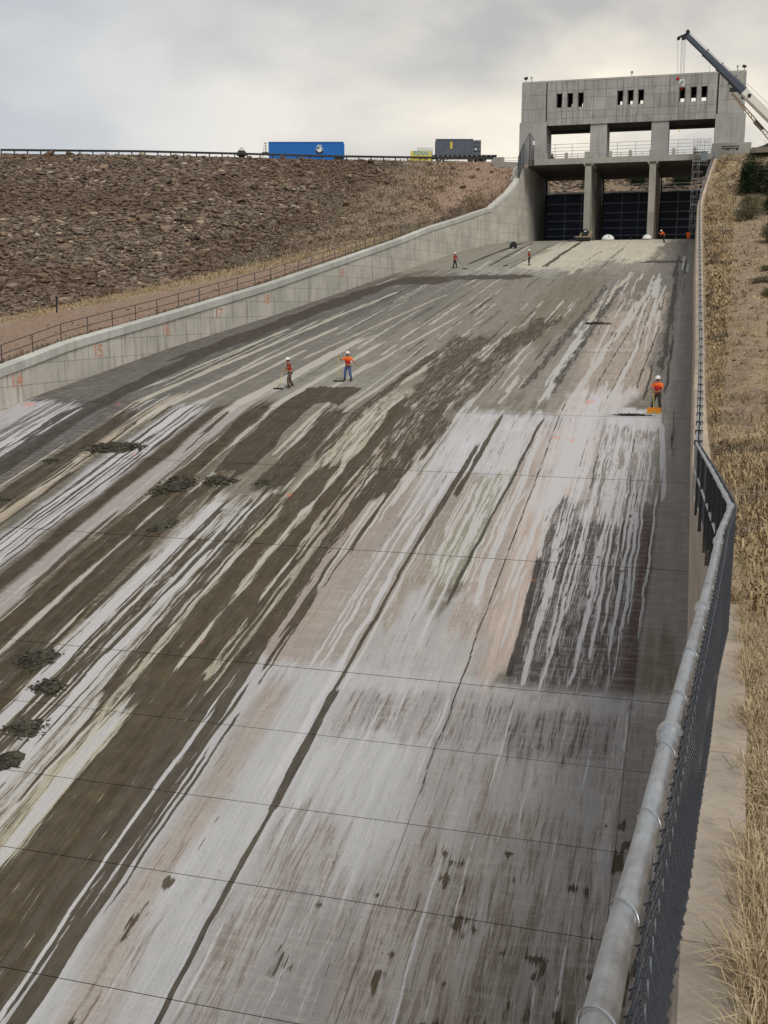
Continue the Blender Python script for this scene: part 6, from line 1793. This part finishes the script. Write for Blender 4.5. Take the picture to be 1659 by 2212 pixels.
        mb.add(V, [tuple(range(n_)), tuple(range(n_, 2 * n_))[::-1]] + [(i, n_ + i, n_ + (i + 1) % n_, (i + 1) % n_) for i in range(n_)])
        mb.build('boot', M_BOOT, o, bevel=.012)
    # helmet with brim, hair at the nape, eyes
    u = (head - neck).normalized(); hc = head + u * .055
    a1 = V3(1, 0, 0); a2 = fw
    rings = [(0.155, -.005), (.150, .004), (.118, .012), (.118, .05), (.105, .09), (.075, .12), (.03, .135)]
    V = []; n_ = 18
    for r_, zz in rings:
        for i in range(n_):
            t = 2 * math.pi * i / n_
            V.append(hc + a1 * math.cos(t) * r_ * .92 + a2 * math.sin(t) * r_ * 1.08 + u * zz)
    V.append(hc + u * .138); top_ = len(V) - 1
    F_ = [(k * n_ + i, k * n_ + (i + 1) % n_, (k + 1) * n_ + (i + 1) % n_, (k + 1) * n_ + i) for k in range(len(rings) - 1) for i in range(n_)] + [((len(rings) - 1) * n_ + i, (len(rings) - 1) * n_ + (i + 1) % n_, top_) for i in range(n_)] + [tuple(range(n_))[::-1]]
    MB().add(V, F_).build('hard_hat', M_WHITE, o, smooth=True)
    MB().blob(tuple(head - fw * .035 + u * -.0), (.078, .075, .075), 10, 7).build('hair', M_BLACK, o, smooth=True)
    for s in (-1, 1): MB().blob(tuple(head + fw * .084 + V3(s * .032, 0, 0) + u * .012), (.011, .008, .008), 6, 5).build('eye', M_BLACK, o)
    MB().bar(head + fw * .088 - u * .062 - V3(.025, 0, 0), head + fw * .088 - u * .062 + V3(.025, 0, 0), .012, .008).build('mouth', M_LIP, o)
    return o
M_REFL = plain('reflective_tape', (206, 168, 140), .4, .1, .1, 9)
M_BOOT = plain('work_boot', (62, 46, 36), .7, 0, .2, 9)
M_LIP = plain('lip', (120, 62, 54), .6, 0, .1, 9)
M_BROWNT = plain('brown_trousers', (92, 74, 60), .85, 0, .14, 7)
M_JEANS = plain('blue_jeans', (66, 92, 132), .85, 0, .16, 7)
M_GREYT = plain('dark_trousers', (66, 60, 56), .85, 0, .16, 7)
M_NAVY = plain('navy_trousers', (44, 46, 54), .85, 0, .16, 7)
M_MAROON = plain('dark_red_shirt', (120, 44, 34), .8, 0, .12, 7)
M_ORS = plain('orange_shirt', (246, 112, 40), .8, 0, .10, 7)
M_POLE = plain('yellow_pole', (206, 186, 96), .5, 0, .1, 5)

def squeegee(hand, foot_, width, label, across=(1, 0), hcol=None, drop=.0):
    """yellow pole from a raised hand to a rubber head on the floor; world coordinates"""
    h_, f = Vector(hand), Vector((foot_[0], foot_[1], float(ZF(foot_[1])) + .07))
    o = thing('floor_squeegee', f, label, 'squeegee', 'floor squeegees held by workers')
    top_ = h_ + (h_ - f).normalized() * .18
    MB().tube(f, top_, .017, n=7).build('pole', hcol or M_POLE, o)
    ac = Vector((across[0], across[1], 0)).normalized() * width / 2
    sl = slope(f.y); ac.z = ac.y * sl
    MB().bar(f - ac, f + ac, .05, .05).build('head', M_DARK, o)
    MB().bar(f - ac - Vector((0, 0, .045)), f + ac - Vector((0, 0, .045)), .012, .05).build('rubber_blade', M_BLACK, o)
    d = (top_ - f).normalized()
    MB().bar(f - ac * .4, f + d * .22, .02, .02).bar(f + ac * .4, f + d * .22, .02, .02).build('brace', M_DARK, o)
    return o
def wpt(o, p):
    """world position of a local point of a person"""
    r = Matrix.Rotation(o.rotation_euler.z, 4, 'Z')
    return Vector(o.location) + (r @ Vector((p[0] * o.scale[0], p[1] * o.scale[1], p[2] * o.scale[2])))

# left of the pair: back half turned, legs apart
yw = R(150)
p1 = person(-23.54, 61.94, R(118), 'person in a red vest and brown trousers pushing a squeegee, legs apart', M_MAROON, M_RED, M_BROWNT,
            dict(lean=.16, arm={-1: ((-.30, .12, 1.22), (-.22, .36, 1.04)), 1: ((.30, .02, 1.20), (.12, .34, 1.16))},
                 leg={-1: ((-.20, .16, .50), (-.34, .12, .09)), 1: ((.18, .0, .48), (.30, -.16, .09))}))
hd = wpt(p1, (-.22, .40, 1.0))
squeegee(wpt(p1, (-.18, .42, 1.02)), (-24.05, 61.25), .66, 'black squeegee with slanting yellow pole, held by the worker in brown trousers')
p2 = person(-20.5, 64.1, R(176), 'person in orange shirt, red vest and blue jeans, one arm held out', M_ORS, M_RED, M_JEANS,
            dict(lean=.02, arm={1: ((.36, .10, 1.26), (.46, .22, 1.48)), -1: ((-.36, -.02, 1.18), (-.62, .08, .98))},
                 leg={-1: ((-.16, .05, .50), (-.20, .0, .09)), 1: ((.15, .06, .50), (.19, .02, .09))}))
squeegee(wpt(p2, (.46, .26, 1.50)), (-20.98, 63.72), .68, 'black squeegee with an upright yellow pole held by the worker in blue jeans')
p3 = person(-1.5, 58.34, R(160), 'person in orange shirt and dark trousers resting on an orange pusher', M_ORS, M_RED, M_GREYT,
            dict(lean=.04, arm={1: ((.29, .12, 1.14), (.08, .32, 1.08)), -1: ((-.28, .08, 1.14), (-.02, .30, 1.02))},
                 leg={-1: ((-.13, .05, .50), (-.16, -.02, .09)), 1: ((.16, .08, .50), (.24, .04, .09))}, nod=.12), h=1.02)
# the orange pusher
M_PUSH = plain('orange_blade', (214, 136, 34), .5, .0, .1, 5)
zf_ = float(ZF(57.75))
ps_ = thing('snow_pusher', (-1.62, 57.78, zf_), 'wide orange pusher shovel stood before the feet of the right-hand worker', 'shovel')
MB().prism([(-1.98, zf_ + .02), (-1.98, zf_ + .33), (-1.27, zf_ + .33), (-1.27, zf_ + .02), (-1.47, zf_ + .02), (-1.52, zf_ + .07), (-1.60, zf_ + .09), (-1.70, zf_ + .07), (-1.76, zf_ + .02)], 57.75, 57.79, 'y').build('blade', M_PUSH, ps_)
MB().box((-1.98, 57.70, zf_ + .015), (-1.76, 57.749, zf_ + .06)).box((-1.47, 57.70, zf_ + .015), (-1.27, 57.749, zf_ + .06)).build('wear_strip', M_POLE, ps_)
MB().tube((-1.65, 57.80, zf_ + .15), (-1.68, 58.02, zf_ + 1.02), .017, n=7).build('handle', M_POLE, ps_)
MB().path([(-1.68 + .075 * math.cos(a), 58.03, zf_ + 1.12 + .1 * math.sin(a)) for a in np.linspace(math.pi, 2 * math.pi, 9)] + [(-1.605, 58.03, zf_ + 1.12), (-1.755, 58.03, zf_ + 1.12)], .014, 6).build('grip', M_POLE, ps_)
p4 = person(-27.4, 127.7, R(-120), 'far person in red vest and dark trousers standing nearest the left wall', M_MAROON, M_RED, M_NAVY,
            dict(lean=.05, arm={-1: ((-.25, .12, 1.16), (-.12, .36, 1.06)), 1: ((.25, .08, 1.16), (.1, .34, 1.0))},
                 leg={-1: ((-.13, .08, .50), (-.18, .08, .09)), 1: ((.13, .0, .50), (.18, -.1, .09))}))
squeegee(wpt(p4, (-.02, .36, 1.04)), (-25.9, 126.4), .7, 'squeegee with a dark pole held by the far worker nearest the left wall', (1, .3), M_DARK)
p5 = person(-18.84, 129.77, R(120), 'far person in red vest and dark trousers on the pale floor below the left gates', M_MAROON, M_RED, M_NAVY,
            dict(lean=.04, arm={-1: ((-.25, .10, 1.16), (-.1, .32, 1.04)), 1: ((.26, .04, 1.14), (.14, .30, .98))},
                 leg={-1: ((-.12, .06, .50), (-.14, .04, .09)), 1: ((.12, .02, .50), (.14, -.06, .09))}))
squeegee(wpt(p5, (0, .32, 1.02)), (-21.6, 129.2), .6, 'squeegee with a dark pole held by the far worker in the middle', (1, .3), M_DARK)
p6 = person(-4.1, 155.7, R(110), 'stooping person in an orange shirt, one arm reached out, highest on the chute', M_ORS, M_RED, M_NAVY,
            dict(lean=.55, nod=.25, arm={-1: ((-.30, .55, 1.15), (-.34, .85, 1.22)), 1: ((.30, .35, 1.15), (.28, .45, .92))},
                 leg={-1: ((-.14, .16, .50), (-.16, .02, .09)), 1: ((.14, .14, .50), (.16, -.04, .09))}), bare_arms=False)
